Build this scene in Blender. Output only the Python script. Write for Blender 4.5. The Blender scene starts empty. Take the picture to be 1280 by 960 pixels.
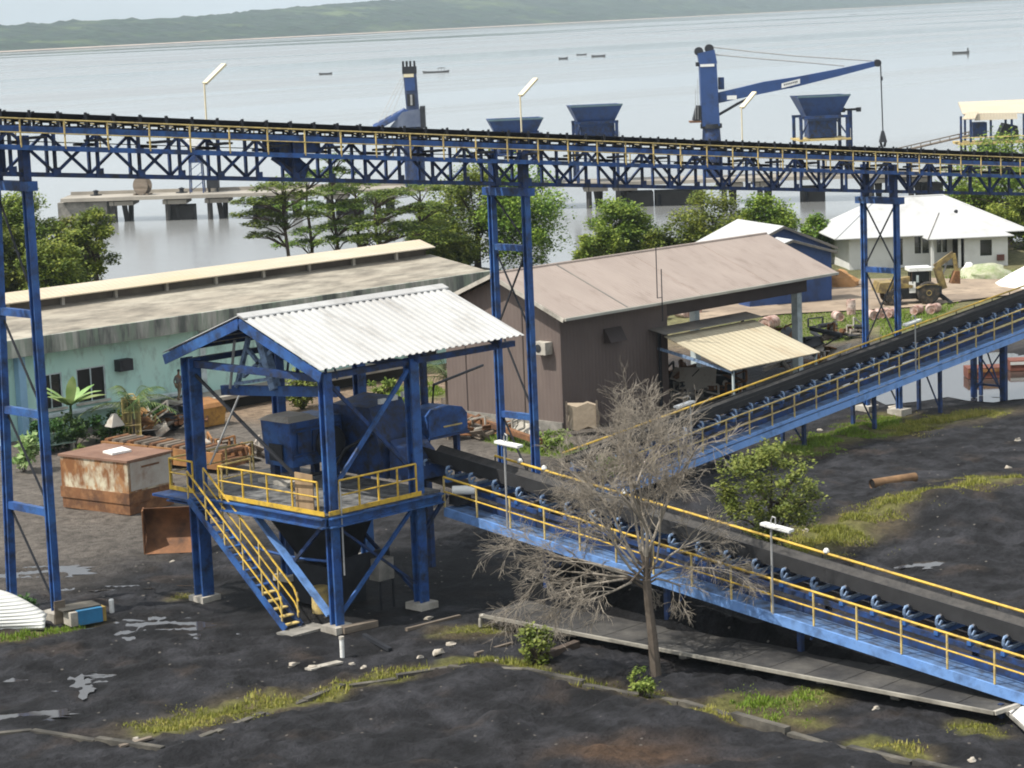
import bpy, math, random
from mathutils import Vector, Matrix, noise
V = Vector
rnd = random.Random(7)
SC = bpy.context.scene
COL = SC.collection

# ------------------------------------------------------------------ camera
FPX = 3000.0; HC = 20.0
ROLL = math.radians(2.3)
PIT = math.atan(462 * math.cos(ROLL) / FPX)
s2 = math.sqrt(.5)
F = V((s2 * math.cos(PIT), s2 * math.cos(PIT), -math.sin(PIT)))
R0 = V((s2, -s2, 0)); N0 = V((s2, s2, 0)); U0 = R0.cross(F)
RR = math.cos(ROLL) * R0 - math.sin(ROLL) * U0
UU = math.sin(ROLL) * R0 + math.cos(ROLL) * U0
CAM = V((0, 0, HC))
cd = bpy.data.cameras.new('camera'); cam = bpy.data.objects.new('camera', cd); COL.objects.link(cam)
cd.sensor_width = 36; cd.lens = FPX / 1280 * 36; cd.clip_start = 1; cd.clip_end = 40000
cam.matrix_world = Matrix(((RR.x, UU.x, -F.x, 0), (RR.y, UU.y, -F.y, 0), (RR.z, UU.z, -F.z, HC), (0, 0, 0, 1)))
SC.camera = cam

def P(px, py, z=None, x=None, y=None, d=None):
    """point of the place seen at a pixel of the photograph, on a known plane (height, wall plane or distance)"""
    r = F + RR * ((px - 640) / FPX) - UU * ((py - 480) / FPX)
    if z is not None: t = (z - HC) / r.z
    elif x is not None: t = x / r.x
    elif y is not None: t = y / r.y
    else: t = d / ((r.x + r.y) * s2)
    return CAM + r * t

# ------------------------------------------------------------------ materials
def _mat(name):
    m = bpy.data.materials.new(name); m.use_nodes = True
    nt = m.node_tree
    return m, nt, nt.nodes['Principled BSDF']

def M(name, col, rough=.7, var=.25, scale=2.0, bump=0.0, bscale=30.0, metal=0.0, col2=None, cover=.5, soft=.12,
      stretch=(1, 1, 1), scale2=None, grime=None, gamt=.3, wave=None, spec=.4, world=False, detail=6):
    """two tones mixed by noise (col2 = second tone: rust, stain, dry leaf), an optional grime tone, a fine bump and optional ribs"""
    m, nt, b = _mat(name); L = nt.links; N = nt.nodes
    tc = N.new('ShaderNodeTexCoord'); mp = N.new('ShaderNodeMapping'); mp.inputs['Scale'].default_value = stretch
    if world:
        g = N.new('ShaderNodeNewGeometry'); L.new(g.outputs['Position'], mp.inputs['Vector'])
    else: L.new(tc.outputs['Object'], mp.inputs['Vector'])
    n1 = N.new('ShaderNodeTexNoise'); n1.inputs['Scale'].default_value = scale; n1.inputs['Detail'].default_value = detail
    n1.inputs['Roughness'].default_value = .62
    L.new(mp.outputs['Vector'], n1.inputs['Vector'])
    r1 = N.new('ShaderNodeValToRGB'); L.new(n1.outputs['Fac'], r1.inputs['Fac'])
    lo = [c * (1 - var) for c in col]; hi = [min(1, c * (1 + var)) for c in col]
    r1.color_ramp.elements[0].position = .3; r1.color_ramp.elements[0].color = (*lo, 1)
    r1.color_ramp.elements[1].position = .7; r1.color_ramp.elements[1].color = (*hi, 1)
    out = r1.outputs['Color']
    def blend(prev, c, amt, sc, seed):
        n = N.new('ShaderNodeTexNoise'); n.noise_dimensions = '4D'; n.inputs['W'].default_value = seed
        n.inputs['Scale'].default_value = sc; n.inputs['Detail'].default_value = 8; n.inputs['Roughness'].default_value = .65
        L.new(mp.outputs['Vector'], n.inputs['Vector'])
        rr = N.new('ShaderNodeValToRGB'); L.new(n.outputs['Fac'], rr.inputs['Fac'])
        p = .72 - amt * .44
        rr.color_ramp.elements[0].position = max(0, p - soft); rr.color_ramp.elements[0].color = (0, 0, 0, 1)
        rr.color_ramp.elements[1].position = min(1, p + soft); rr.color_ramp.elements[1].color = (1, 1, 1, 1)
        mx = N.new('ShaderNodeMix'); mx.data_type = 'RGBA'
        L.new(rr.outputs['Color'], mx.inputs['Factor']); L.new(prev, mx.inputs[6]); mx.inputs[7].default_value = (*c, 1)
        return mx.outputs[2]
    if col2 is not None: out = blend(out, col2, cover, scale2 or scale * .6, 3.1)
    if grime is not None: out = blend(out, grime, gamt, (scale2 or scale) * 1.9, 9.7)
    L.new(out, b.inputs['Base Color'])
    b.inputs['Roughness'].default_value = rough; b.inputs['Metallic'].default_value = metal
    b.inputs['Specular IOR Level'].default_value = spec
    nrm = None
    if bump:
        nb = N.new('ShaderNodeTexNoise'); nb.inputs['Scale'].default_value = bscale; nb.inputs['Detail'].default_value = 5
        L.new(mp.outputs['Vector'], nb.inputs['Vector'])
        bp = N.new('ShaderNodeBump'); bp.inputs['Strength'].default_value = bump; bp.inputs['Distance'].default_value = .05
        L.new(nb.outputs['Fac'], bp.inputs['Height']); nrm = bp
    if wave:                                     # ribs of corrugated sheet: (axis, ribs per metre, depth)
        w = N.new('ShaderNodeTexWave'); w.wave_type = 'BANDS'; w.bands_direction = wave[0]
        w.inputs['Scale'].default_value = wave[1] * math.tau / 20.0; w.inputs['Distortion'].default_value = 0
        L.new(tc.outputs['Object'], w.inputs['Vector'])
        bp = N.new('ShaderNodeBump'); bp.inputs['Strength'].default_value = .8; bp.inputs['Distance'].default_value = wave[2]
        L.new(w.outputs['Fac'], bp.inputs['Height'])
        if nrm: L.new(nrm.outputs['Normal'], bp.inputs['Normal'])
        nrm = bp
    if nrm: L.new(nrm.outputs['Normal'], b.inputs['Normal'])
    return m

def leaf_mat(name, c1, c2, c3, scale=.8):
    m, nt, b = _mat(name); L = nt.links; N = nt.nodes
    g = N.new('ShaderNodeNewGeometry')
    n1 = N.new('ShaderNodeTexNoise'); n1.inputs['Scale'].default_value = scale; n1.inputs['Detail'].default_value = 3
    L.new(g.outputs['Position'], n1.inputs['Vector'])
    r = N.new('ShaderNodeMath'); r.operation = 'MULTIPLY_ADD'; r.inputs[1].default_value = .45
    L.new(g.outputs['Random Per Island'], r.inputs[0])
    sb = N.new('ShaderNodeMath'); sb.operation = 'SUBTRACT'; sb.inputs[1].default_value = .22
    L.new(n1.outputs['Fac'], sb.inputs[0]); L.new(sb.outputs[0], r.inputs[2])
    cr = N.new('ShaderNodeValToRGB'); L.new(r.outputs[0], cr.inputs['Fac'])
    e = cr.color_ramp.elements
    e[0].position = .25; e[0].color = (*c1, 1); e[1].position = .75; e[1].color = (*c3, 1)
    k = e.new(.5); k.color = (*c2, 1)
    oi = N.new('ShaderNodeObjectInfo'); hs = N.new('ShaderNodeHueSaturation')
    h1 = N.new('ShaderNodeMapRange'); h1.inputs['To Min'].default_value = .475; h1.inputs['To Max'].default_value = .515
    h2 = N.new('ShaderNodeMapRange'); h2.inputs['From Max'].default_value = 1; h2.inputs['To Min'].default_value = .75; h2.inputs['To Max'].default_value = 1.2
    L.new(oi.outputs['Random'], h1.inputs['Value']); L.new(oi.outputs['Random'], h2.inputs['Value'])
    L.new(h1.outputs['Result'], hs.inputs['Hue']); L.new(h2.outputs['Result'], hs.inputs['Value']); L.new(cr.outputs['Color'], hs.inputs['Color']); cr = hs
    L.new(cr.outputs['Color'], b.inputs['Base Color'])
    b.inputs['Roughness'].default_value = .55; b.inputs['Specular IOR Level'].default_value = .3
    tr = N.new('ShaderNodeBsdfTranslucent'); L.new(cr.outputs['Color'], tr.inputs['Color'])
    mx = N.new('ShaderNodeMixShader'); mx.inputs[0].default_value = .3
    L.new(b.outputs[0], mx.inputs[1]); L.new(tr.outputs[0], mx.inputs[2])
    L.new(mx.outputs[0], N['Material Output'].inputs['Surface'])
    return m

COALDUST = (.022, .023, .026)
BLUE = M('blue_paint', (.024, .080, .265), .55, .28, 1.1, grime=COALDUST, gamt=.34, bump=.12, col2=(.04, .13, .34), cover=.42)
BLUED = M('blue_paint_dusty', (.016, .050, .165), .6, .3, 1.5, grime=COALDUST, gamt=.45, bump=.1)
BLUEL = M('blue_paint_faded', (.115, .245, .54), .6, .14, .9, grime=(.06, .10, .19), gamt=.3, col2=(.16, .30, .58), cover=.5, bump=.06)
BLUEDECK = M('deck_plate_blue', (.085, .16, .31), .65, .2, 1.3, grime=(.04, .05, .07), gamt=.45, bump=.1)
BLUEG = M('crane_blue', (.024, .062, .185), .5, .15, .3, grime=COALDUST, gamt=.2)
YEL = M('yellow_paint', (.62, .40, .045), .5, .15, 2.0, grime=(.16, .11, .05), gamt=.25)
YELW = M('yellow_paint_worn', (.58, .44, .16), .6, .2, 2.0, grime=(.18, .14, .1), gamt=.3)
BELT = M('rubber_belt', (.024, .024, .025), .75, .3, 1.5, bump=.15)
BELTG = M('rubber_belt_dusty', (.062, .058, .054), .85, .25, 2.5, grime=(.03, .03, .03), gamt=.35, bump=.2)
ROLLER = M('roller_steel', (.05, .055, .07), .45, .3, 3, metal=.3, grime=(.14, .13, .12), gamt=.25)
IDLER = M('idler_paint', (.22, .32, .48), .5, .25, 4, grime=(.05, .06, .08), gamt=.3)
CONC = M('weathered_concrete', (.30, .28, .245), .9, .25, 1.3, col2=(.10, .10, .09), cover=.4, bump=.25, bscale=14)
CONCL = M('pale_concrete', (.46, .43, .37), .9, .2, 1.8, col2=(.2, .18, .15), cover=.35, bump=.2)
FASCIA = M('stained_fascia', (.42, .42, .37), .9, .2, 1.2, stretch=(1, 1, .16), col2=(.10, .11, .10), cover=.5, soft=.08, grime=(.22, .27, .21), gamt=.4)
ROOFSLAB = M('stained_slab_roof', (.30, .265, .21), .9, .2, .5, stretch=(.5, 1.6, 1), col2=(.42, .385, .31), cover=.42, grime=(.14, .125, .10), gamt=.4)
CREAM = M('cream_sheet', (.52, .455, .345), .55, .1, .7, stretch=(.4, 2, 1), col2=(.52, .42, .28), cover=.35, wave=('X', 3, .02))
CREAMC = M('cream_canopy_sheet', (.50, .44, .31), .5, .08, .8, stretch=(1, .3, 1), col2=(.34, .22, .11), cover=.24, wave=('X', 2.4, .03))
WHITESHEET = M('new_zinc_sheet', (.47, .47, .455), .5, .08, .8, stretch=(1, .25, 1), col2=(.41, .405, .39), cover=.42, grime=(.27, .26, .24), gamt=.2)
BROWNROOF = M('brown_roof_sheet', (.335, .275, .235), .65, .06, .9, stretch=(1, .25, 1), col2=(.29, .235, .20), cover=.42, grime=(.22, .17, .14), gamt=.16, wave=('X', 4.2, .010))
BROWNWALL = M('brown_clad_wall', (.135, .105, .092), .7, .1, 1.0, stretch=(1, 1, .3), col2=(.115, .088, .078), cover=.45, wave=('X', 4.0, .015))
BROWNGABLE = M('brown_clad_gable', (.15, .118, .103), .7, .1, 1.0, stretch=(1, 1, .3), col2=(.125, .096, .085), cover=.45, wave=('Y', 4.0, .015))
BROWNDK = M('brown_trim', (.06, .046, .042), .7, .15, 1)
GREYROOF = M('grey_sheet', (.14, .135, .125), .7, .2, 1, col2=(.24, .21, .17), cover=.3)
TEAL = M('teal_wall', (.45, .69, .61), .85, .08, .7, col2=(.50, .70, .61), cover=.4, grime=(.20, .27, .235), gamt=.2, stretch=(1, 1, .5))
PALEW = M('pale_blue_plaster', (.50, .57, .57), .85, .1, .8, grime=(.22, .26, .25), gamt=.3)
TEALA = M('green_awning', (.33, .47, .39), .7, .1, 1)
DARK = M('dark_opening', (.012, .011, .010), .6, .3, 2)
GLASSD = M('dark_window_glass', (.016, .02, .022), .12, .3, 2, spec=.6)
WHITEWALL = M('white_plaster', (.66, .66, .63), .85, .06, .6, col2=(.5, .49, .45), cover=.3)
WHITEROOF = M('white_zinc_roof', (.47, .475, .47), .55, .06, .35, grime=(.34, .33, .31), gamt=.15, col2=(.44, .445, .43), cover=.4, stretch=(1, 1, 1))
RUST = M('rust', (.19, .085, .035), .9, .35, 1.6, col2=(.085, .045, .028), cover=.45, grime=(.30, .15, .065), gamt=.3, bump=.2)
RUSTO = M('orange_rust', (.30, .145, .05), .9, .3, 1.6, col2=(.15, .07, .03), cover=.4, bump=.2)
RUSTPAINT = M('peeling_pale_paint', (.52, .47, .34), .8, .12, 1.2, stretch=(1, 1, .55), col2=(.20, .085, .03), cover=.47, soft=.05, grime=(.33, .17, .07), gamt=.4)
RUSTGREY = M('scuffed_grey_paint', (.42, .39, .34), .8, .12, 1.0, col2=(.30, .22, .16), cover=.3, grime=(.2, .10, .05), gamt=.1)
RUSTTOP = M('rusty_lid', (.21, .12, .08), .85, .2, 1.4, col2=(.14, .07, .045), cover=.4)
STEELDK = M('dark_steel', (.02, .022, .027), .6, .4, 2)
WOODG = M('grey_timber', (.19, .155, .12), .9, .3, 2, stretch=(.4, 3, 3), col2=(.1, .08, .06), cover=.4)
PLY = M('plywood', (.33, .23, .13), .8, .15, 1.5, stretch=(1, 3, .6), col2=(.24, .16, .09), cover=.4)
WHITE = M('white_enamel', (.78, .78, .74), .45, .05, 2, grime=(.4, .38, .33), gamt=.15)
CREAMLAMP = M('cream_lamp_housing', (.72, .64, .44), .5, .06, 2)
GREYPOLE = M('galvanised_steel', (.36, .36, .35), .5, .2, 2, metal=.2)
WHITETARP = M('white_tarpaulin', (.74, .73, .70), .75, .06, 1.2, bump=.3, bscale=3)
CAT = M('loader_yellow', (.34, .25, .085), .65, .25, 1.2, grime=(.11, .08, .045), gamt=.5)
TYRE = M('tyre', (.03, .028, .026), .9, .3, 2, grime=(.12, .09, .06), gamt=.3)
BARK = M('dry_bark', (.125, .10, .078), .95, .3, 3, col2=(.10, .08, .06), cover=.4)
BARKD = M('dark_bark', (.07, .052, .04), .95, .3, 3)
TWIG = M('dry_twigs', (.30, .255, .20), .95, .3, 2, col2=(.17, .14, .11), cover=.4)
STONE = M('pale_stone', (.50, .46, .40), .9, .3, 4, col2=(.3, .26, .2), cover=.4, bump=.3)
DRUM = M('faded_pink_drum_paint', (.44, .25, .19), .75, .15, 1.5, col2=(.62, .54, .49), cover=.45, grime=(.17, .07, .045), gamt=.4)
SKIN = M('skin', (.14, .075, .045), .7, .1, 4)
SHIRT = M('grey_shirt', (.10, .10, .095), .9, .2, 4)
TROUSERS = M('khaki_trousers', (.16, .12, .075), .9, .2, 4)
HAIR = M('black_hair', (.012, .011, .010), .7, .2, 4)
BOATW = M('weathered_boat_wood', (.10, .095, .09), .8, .3, .6)
BLUEBOX = M('teal_blue_paint', (.03, .17, .33), .6, .2, 1.5, grime=(.1, .12, .12), gamt=.2)
LEAF_MANG = leaf_mat('mangrove_leaf', (.06, .10, .015), (.155, .21, .03), (.29, .33, .055), .5)
LEAF_SHORE = leaf_mat('shore_tree_leaf', (.07, .13, .018), (.17, .25, .035), (.30, .37, .06), .5)
LEAF_UMB = leaf_mat('layered_tree_leaf', (.05, .10, .018), (.12, .19, .03), (.25, .33, .055), .6)
LEAF_BUSH = leaf_mat('bush_leaf', (.09, .15, .025), (.19, .27, .05), (.32, .39, .09), 1.6)
LEAF_LIME = leaf_mat('lime_leaf', (.10, .20, .02), (.18, .32, .035), (.27, .40, .07), 2)
LEAF_BAN = leaf_mat('banana_leaf', (.14, .26, .07), (.25, .38, .13), (.42, .52, .24), 1.2)
LEAF_PALM = leaf_mat('palm_leaf', (.05, .10, .03), (.11, .17, .055), (.22, .26, .10), 1.2)
LEAF_DK = leaf_mat('dark_shrub_leaf', (.012, .04, .008), (.03, .08, .015), (.07, .13, .03), 1.2)
GRASS_Y = leaf_mat('yellow_green_grass', (.15, .16, .03), (.26, .27, .05), (.38, .33, .10), .5)
GRASS_G = leaf_mat('lush_grass', (.10, .18, .02), (.17, .27, .03), (.24, .33, .05), .4)

# ------------------------------------------------------------------ mesh builder
class MB:
    def __init__(s): s.v = []; s.f = []; s.sm = []; s.mi = []; s.k = 0
    def add(s, vs, fs, smooth=False):
        o = len(s.v); s.v.extend(vs)
        for f in fs: s.f.append([o + i for i in f]); s.sm.append(smooth); s.mi.append(s.k)
        return s
    def box(s, x0, x1, y0, y1, z0, z1):
        vs = [(x, y, z) for z in (z0, z1) for y in (y0, y1) for x in (x0, x1)]
        return s.add(vs, [(0, 2, 3, 1), (4, 5, 7, 6), (0, 1, 5, 4), (2, 6, 7, 3), (0, 4, 6, 2), (1, 3, 7, 5)])
    def hexa(s, b4, t4):                         # bottom quad and top quad
        return s.add(list(b4) + list(t4), [(3, 2, 1, 0), (4, 5, 6, 7), (0, 1, 5, 4), (1, 2, 6, 5), (2, 3, 7, 6), (3, 0, 4, 7)])
    def bar(s, a, b, w, h, up=(0, 0, 1), off=(0, 0)):
        a = V(a); b = V(b); d = (b - a).normalized(); up = V(up)
        if abs(d.dot(up)) > .98: up = V((1, 0, 0)) if abs(d.x) < .9 else V((0, 1, 0))
        sd = d.cross(up).normalized(); u = sd.cross(d).normalized()
        sh = sd * off[0] + u * off[1]
        q = lambda c: [c + sh + sd * (i * w / 2) + u * (j * h / 2) for i, j in ((-1, -1), (1, -1), (1, 1), (-1, 1))]
        return s.hexa(q(a), q(b))
    def hbeam(s, a, b, w, up=(0, 0, 1), t=.05):
        s.bar(a, b, w, t, up, (0, w / 2 - t / 2)); s.bar(a, b, w, t, up, (0, -w / 2 + t / 2)); s.bar(a, b, t, w - 2 * t - .004, up)
        return s
    def tube(s, pts, r, n=6, caps=True):
        pts = [V(p) for p in pts]; m = len(pts); rr = r if isinstance(r, (list, tuple)) else [r] * m
        o = len(s.v); up = V((0, 0, 1)); vs = []
        for i, p in enumerate(pts):
            d = (pts[min(i + 1, m - 1)] - pts[max(i - 1, 0)]).normalized()
            u = up if abs(d.dot(up)) < .95 else V((1, 0, 0))
            a = d.cross(u).normalized(); b = a.cross(d)
            for k in range(n):
                t = math.tau * k / n; vs.append(p + (a * math.cos(t) + b * math.sin(t)) * rr[i])
        fs = [(i * n + k, i * n + (k + 1) % n, (i + 1) * n + (k + 1) % n, (i + 1) * n + k) for i in range(m - 1) for k in range(n)]
        s.add(vs, fs, True)
        if caps:
            s.f.append([o + k for k in range(n)][::-1]); s.sm.append(False); s.mi.append(s.k)
            s.f.append([o + (m - 1) * n + k for k in range(n)]); s.sm.append(False); s.mi.append(s.k)
        return s
    def lathe(s, c, prof, n=16, axis='z', smooth=True):
        c = V(c); vs = []
        for r, h in prof:
            for k in range(n):
                t = math.tau * k / n; a, b = r * math.cos(t), r * math.sin(t)
                vs.append(c + (V((a, b, h)) if axis == 'z' else V((h, a, b)) if axis == 'x' else V((a, h, b))))
        m = len(prof)
        fs = [(i * n + k, i * n + (k + 1) % n, (i + 1) * n + (k + 1) % n, (i + 1) * n + k) for i in range(m - 1) for k in range(n)]
        fs += [tuple(range(n))[::-1], tuple((m - 1) * n + k for k in range(n))]
        return s.add(vs, fs, smooth)
    def prism(s, poly, d):                       # polygon of points swept by vector d
        n = len(poly); d = V(d); p = [V(q) for q in poly]
        fs = [tuple(range(n))[::-1], tuple(range(n, 2 * n))] + [(i, (i + 1) % n, n + (i + 1) % n, n + i) for i in range(n)]
        return s.add(p + [q + d for q in p], fs)
    def blob(s, c, r, seed=0, n=8, m=5, rough=.25):
        c = V(c); vs = []; r = V(r) if not isinstance(r, (int, float)) else V((r, r, r))
        for i in range(m + 1):
            ph = math.pi * i / m
            for k in range(n):
                t = math.tau * k / n + .3 * i
                d = V((math.sin(ph) * math.cos(t), math.sin(ph) * math.sin(t), math.cos(ph)))
                q = 1 + rough * noise.noise(d * 1.7 + V((seed * 3.1, seed, 0)))
                vs.append(c + V((d.x * r.x, d.y * r.y, d.z * r.z)) * q)
        return s.add(vs, [(i * n + k, (i + 1) * n + k, (i + 1) * n + (k + 1) % n, i * n + (k + 1) % n) for i in range(m) for k in range(n)], True)
    def ribs(s, a, b, slope, step=.33, h=.045):
        """ribbed sheet: profile runs from a to b, ribs run down 'slope'"""
        a = V(a); b = V(b); sl = V(slope); L = (b - a).length; d = (b - a) / L; nrm = d.cross(sl).normalized()
        if nrm.z < 0: nrm = -nrm
        prof = []; x = 0
        while x < L - 1e-4:
            for f, z in ((0, 0), (.45, 0), (.55, 1), (.9, 1)):
                if x + f * step <= L: prof.append((x + f * step, z * h))
            x += step
        prof.append((L, 0)); k = len(prof)
        top = [a + d * x + nrm * z for x, z in prof]
        vs = top + [p + sl for p in top]; off = nrm * -.012
        vs += [p + off for p in vs]; K = 2 * k
        fs = [(i, i + 1, k + i + 1, k + i) for i in range(k - 1)] + [(K + i, K + k + i, K + k + i + 1, K + i + 1) for i in range(k - 1)]
        fs += [(i, K + i, K + i + 1, i + 1) for i in range(k - 1)] + [(k + i, k + i + 1, K + k + i + 1, K + k + i) for i in range(k - 1)]
        fs += [(0, k, K + k, K), (k - 1, K + k - 1, K + 2 * k - 1, 2 * k - 1)]
        return s.add(vs, fs)
    def build(s, name, mat, parent=None, origin=None):
        org = V(origin) if origin is not None else V((0, 0, 0))
        me = bpy.data.meshes.new(name)
        me.from_pydata([tuple(V(v) - org) for v in s.v], [], s.f)
        for m in (mat if isinstance(mat, (list, tuple)) else [mat]): me.materials.append(m)
        me.polygons.foreach_set('use_smooth', s.sm); me.polygons.foreach_set('material_index', s.mi)
        me.update()
        if any(s.sm) and len(s.f) < 20000: me.set_sharp_from_angle(angle=math.radians(38))
        o = bpy.data.objects.new(name, me); COL.objects.link(o)
        if parent is not None: o.parent = parent
        return o

def tag(o, label=None, cat=None, group=None, kind=None):
    if label: o['label'] = label
    if cat: o['category'] = cat
    if group: o['group'] = group
    if kind: o['kind'] = kind
    return o
def thing(name, label, cat, loc=(0, 0, 0), group=None, rz=0):
    o = bpy.data.objects.new(name, None); COL.objects.link(o); o.location = loc; o.rotation_euler = (0, 0, rz)
    o.empty_display_size = .3
    return tag(o, label, cat, group)
def part(name, mb, mat, par, local=False, label=None):
    """mesh part of a thing; coordinates are the place's own unless local"""
    org = None
    if not local:
        q = par; org = V((0, 0, 0))
        while q is not None: org = org + q.location; q = q.parent
    o = mb.build(name, mat, par, org)
    if label: o['label'] = label
    return o
def solo(name, mb, mat, label, cat, loc=(0, 0, 0), group=None, kind=None):
    o = mb.build(name, mat, None, loc); o.location = loc
    return tag(o, label, cat, group, kind)
def struct(name, mb, mat, loc=(0, 0, 0)):
    o = mb.build(name, mat, None, loc); o.location = loc
    return tag(o, kind='structure')
def children(o): return list(o.children)
def copy_tree(o, par=None):
    c = o.copy(); COL.objects.link(c)
    if par is not None: c.parent = par
    for ch in children(o): copy_tree(ch, c)
    return c

# ------------------------------------------------------------------ world, sun
SUN = V((-.62, .26, 1.0)).normalized()
w = bpy.data.worlds.new('World'); SC.world = w; w.use_nodes = True
wn = w.node_tree.nodes; wl = w.node_tree.links
sky = wn.new('ShaderNodeTexSky'); sky.sky_type = 'NISHITA'; sky.sun_disc = False
sky.sun_elevation = math.asin(SUN.z); sky.sun_rotation = math.atan2(SUN.x, SUN.y)
sky.air_density = 1.0; sky.dust_density = 3.0; sky.ozone_density = 1.0; sky.altitude = 0
# thin bright cloud veil mixed over the clear sky
tcw = wn.new('ShaderNodeTexCoord'); mpw = wn.new('ShaderNodeMapping'); mpw.inputs['Scale'].default_value = (1, 1, 3.2)
nzw = wn.new('ShaderNodeTexNoise'); nzw.inputs['Scale'].default_value = 2.2; nzw.inputs['Detail'].default_value = 7; nzw.inputs['Roughness'].default_value = .55
rw = wn.new('ShaderNodeMapRange'); rw.inputs['From Min'].default_value = .35; rw.inputs['From Max'].default_value = .65; rw.inputs['To Min'].default_value = .5; rw.inputs['To Max'].default_value = .9
mw = wn.new('ShaderNodeMix'); mw.data_type = 'RGBA'; mw.inputs[7].default_value = (8.9, 9.3, 9.7, 1)
wl.new(tcw.outputs['Generated'], mpw.inputs['Vector']); wl.new(mpw.outputs['Vector'], nzw.inputs['Vector']); wl.new(nzw.outputs['Fac'], rw.inputs['Value'])
wl.new(rw.outputs['Result'], mw.inputs['Factor']); wl.new(sky.outputs['Color'], mw.inputs[6])
wl.new(mw.outputs[2], wn['Background'].inputs['Color']); wn['Background'].inputs['Strength'].default_value = .10
sl = bpy.data.lights.new('sun', 'SUN'); so = bpy.data.objects.new('sun', sl); COL.objects.link(so)
sl.energy = 4.4; sl.angle = math.radians(.6); sl.color = (1, .955, .88)
so.rotation_euler = SUN.to_track_quat('Z', 'Y').to_euler()
SC.view_settings.view_transform = 'Standard'; SC.view_settings.look = 'None'; SC.view_settings.gamma = 1
SC.view_settings.exposure = 0.35
SC.cycles.max_bounces = 6; SC.cycles.diffuse_bounces = 3; SC.cycles.glossy_bounces = 3; SC.cycles.transmission_bounces = 3
SC.cycles.volume_bounces = 0; SC.cycles.transparent_max_bounces = 4; SC.cycles.use_denoising = True
SC.cycles.filter_width = 1.9

WATER_Z = -2.5
def smooth(a, b, x):
    t = max(0.0, min(1.0, (x - a) / (b - a))); return t * t * (3 - 2 * t)
def fbm(x, y, sc, oct=4, sd=0.0):
    return noise.fractal(V((x * sc, y * sc, sd)), 1.0, 2.0, oct)
def seg_d(px, py, a, b):
    vx, vy = b[0] - a[0], b[1] - a[1]; t = max(0, min(1, ((px - a[0]) * vx + (py - a[1]) * vy) / (vx * vx + vy * vy + 1e-9)))
    return math.hypot(px - a[0] - t * vx, py - a[1] - t * vy)
def poly_d(px, py, pl): return min(seg_d(px, py, pl[i], pl[i + 1]) for i in range(len(pl) - 1))
def G2(*pp): return [tuple(P(x, y, z=0).to_2d()) for x, y in pp]

# puddles: (pixel centre, half-length along the view, across)
PUD = [((205, 783), 2.3, .75), ((18, 848), .9, .35), ((97, 856), .5, .4), ((32, 893), 1.1, .35), ((150, 846), .6, .25), ((190, 838), 1.2, .14),
       ((45, 713), 2.0, .45), ((120, 735), 2.4, .14), ((1205, 474), 7.5, 3.0), ((900, 955), 1.3, .3), ((250, 955), 1.3, .2), ((1170, 703), 1.0, .3)]
PUDW = [(P(*c, z=0), a, b) for c, a, b in PUD]
GRASS_LINES = [  # strips of rough grass along the kerb and on the yard: pixel polyline, half width m, grass height
    ([(190, 915), (240, 898), (290, 885), (335, 878)], 1.0, .2), ([(330, 885), (400, 870), (450, 850), (520, 838), (600, 828), (660, 832)], .42, .24),
    ([(660, 835), (720, 852), (800, 868), (850, 885)], .34, .22), ([(880, 890), (920, 905)], .4, .22),
    ([(920, 882), (970, 876), (1020, 868)], .75, .2), ([(960, 895), (1010, 900)], .55, .16), ([(1080, 930), (1150, 940)], .4, .2), ([(1190, 905), (1250, 915)], .4, .16),
    ([(0, 798), (60, 790), (120, 775)], .4, .22), ([(220, 748), (250, 745)], .35, .14), ([(620, 785), (560, 790)], .5, .1),
    ([(985, 566), (1060, 545), (1120, 522)], 1.4, .2), ([(1110, 540), (1170, 526), (1240, 513)], 1.3, .2),
    ([(1060, 668), (1110, 650), (1160, 638), (1230, 622), (1300, 610)], 1.0, .22), ([(1010, 672), (1080, 668)], .6, .18), ([(1180, 605), (1230, 600)], .5, .16), ([(930, 700), (1000, 688), (1060, 672)], 1.5, .25)]
GL = [(G2(*pl), hw, h) for pl, hw, h in GRASS_LINES]
LAWN = [(G2(*q), hh) for q, hh in (
    ([(900, 408), (980, 394), (1060, 390), (1150, 386), (1110, 402), (1060, 425), (960, 440)], .10), ([(590, 545), (640, 540), (745, 565), (700, 572), (640, 565)], .2),
    ([(470, 490), (540, 478), (560, 492), (500, 505)], .2), ([(1190, 345), (1290, 338), (1300, 346), (1180, 350)], .2),
    ([(1100, 395), (1200, 378), (1170, 400), (1100, 425)], .14))]
KERB_A = G2((-60, 925), (40, 915), (205, 942)); KERB_B = G2((205, 942), (330, 893), (430, 856), (560, 838), (655, 842)); KERB_C = G2((655, 842), (730, 858), (850, 882), (1060, 945), (1320, 1010))

def in_poly(x, y, pl):
    c = False; j = len(pl) - 1
    for i in range(len(pl)):
        if (pl[i][1] > y) != (pl[j][1] > y) and x < (pl[j][0] - pl[i][0]) * (y - pl[i][1]) / (pl[j][1] - pl[i][1]) + pl[i][0]: c = not c
        j = i
    return c

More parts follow.
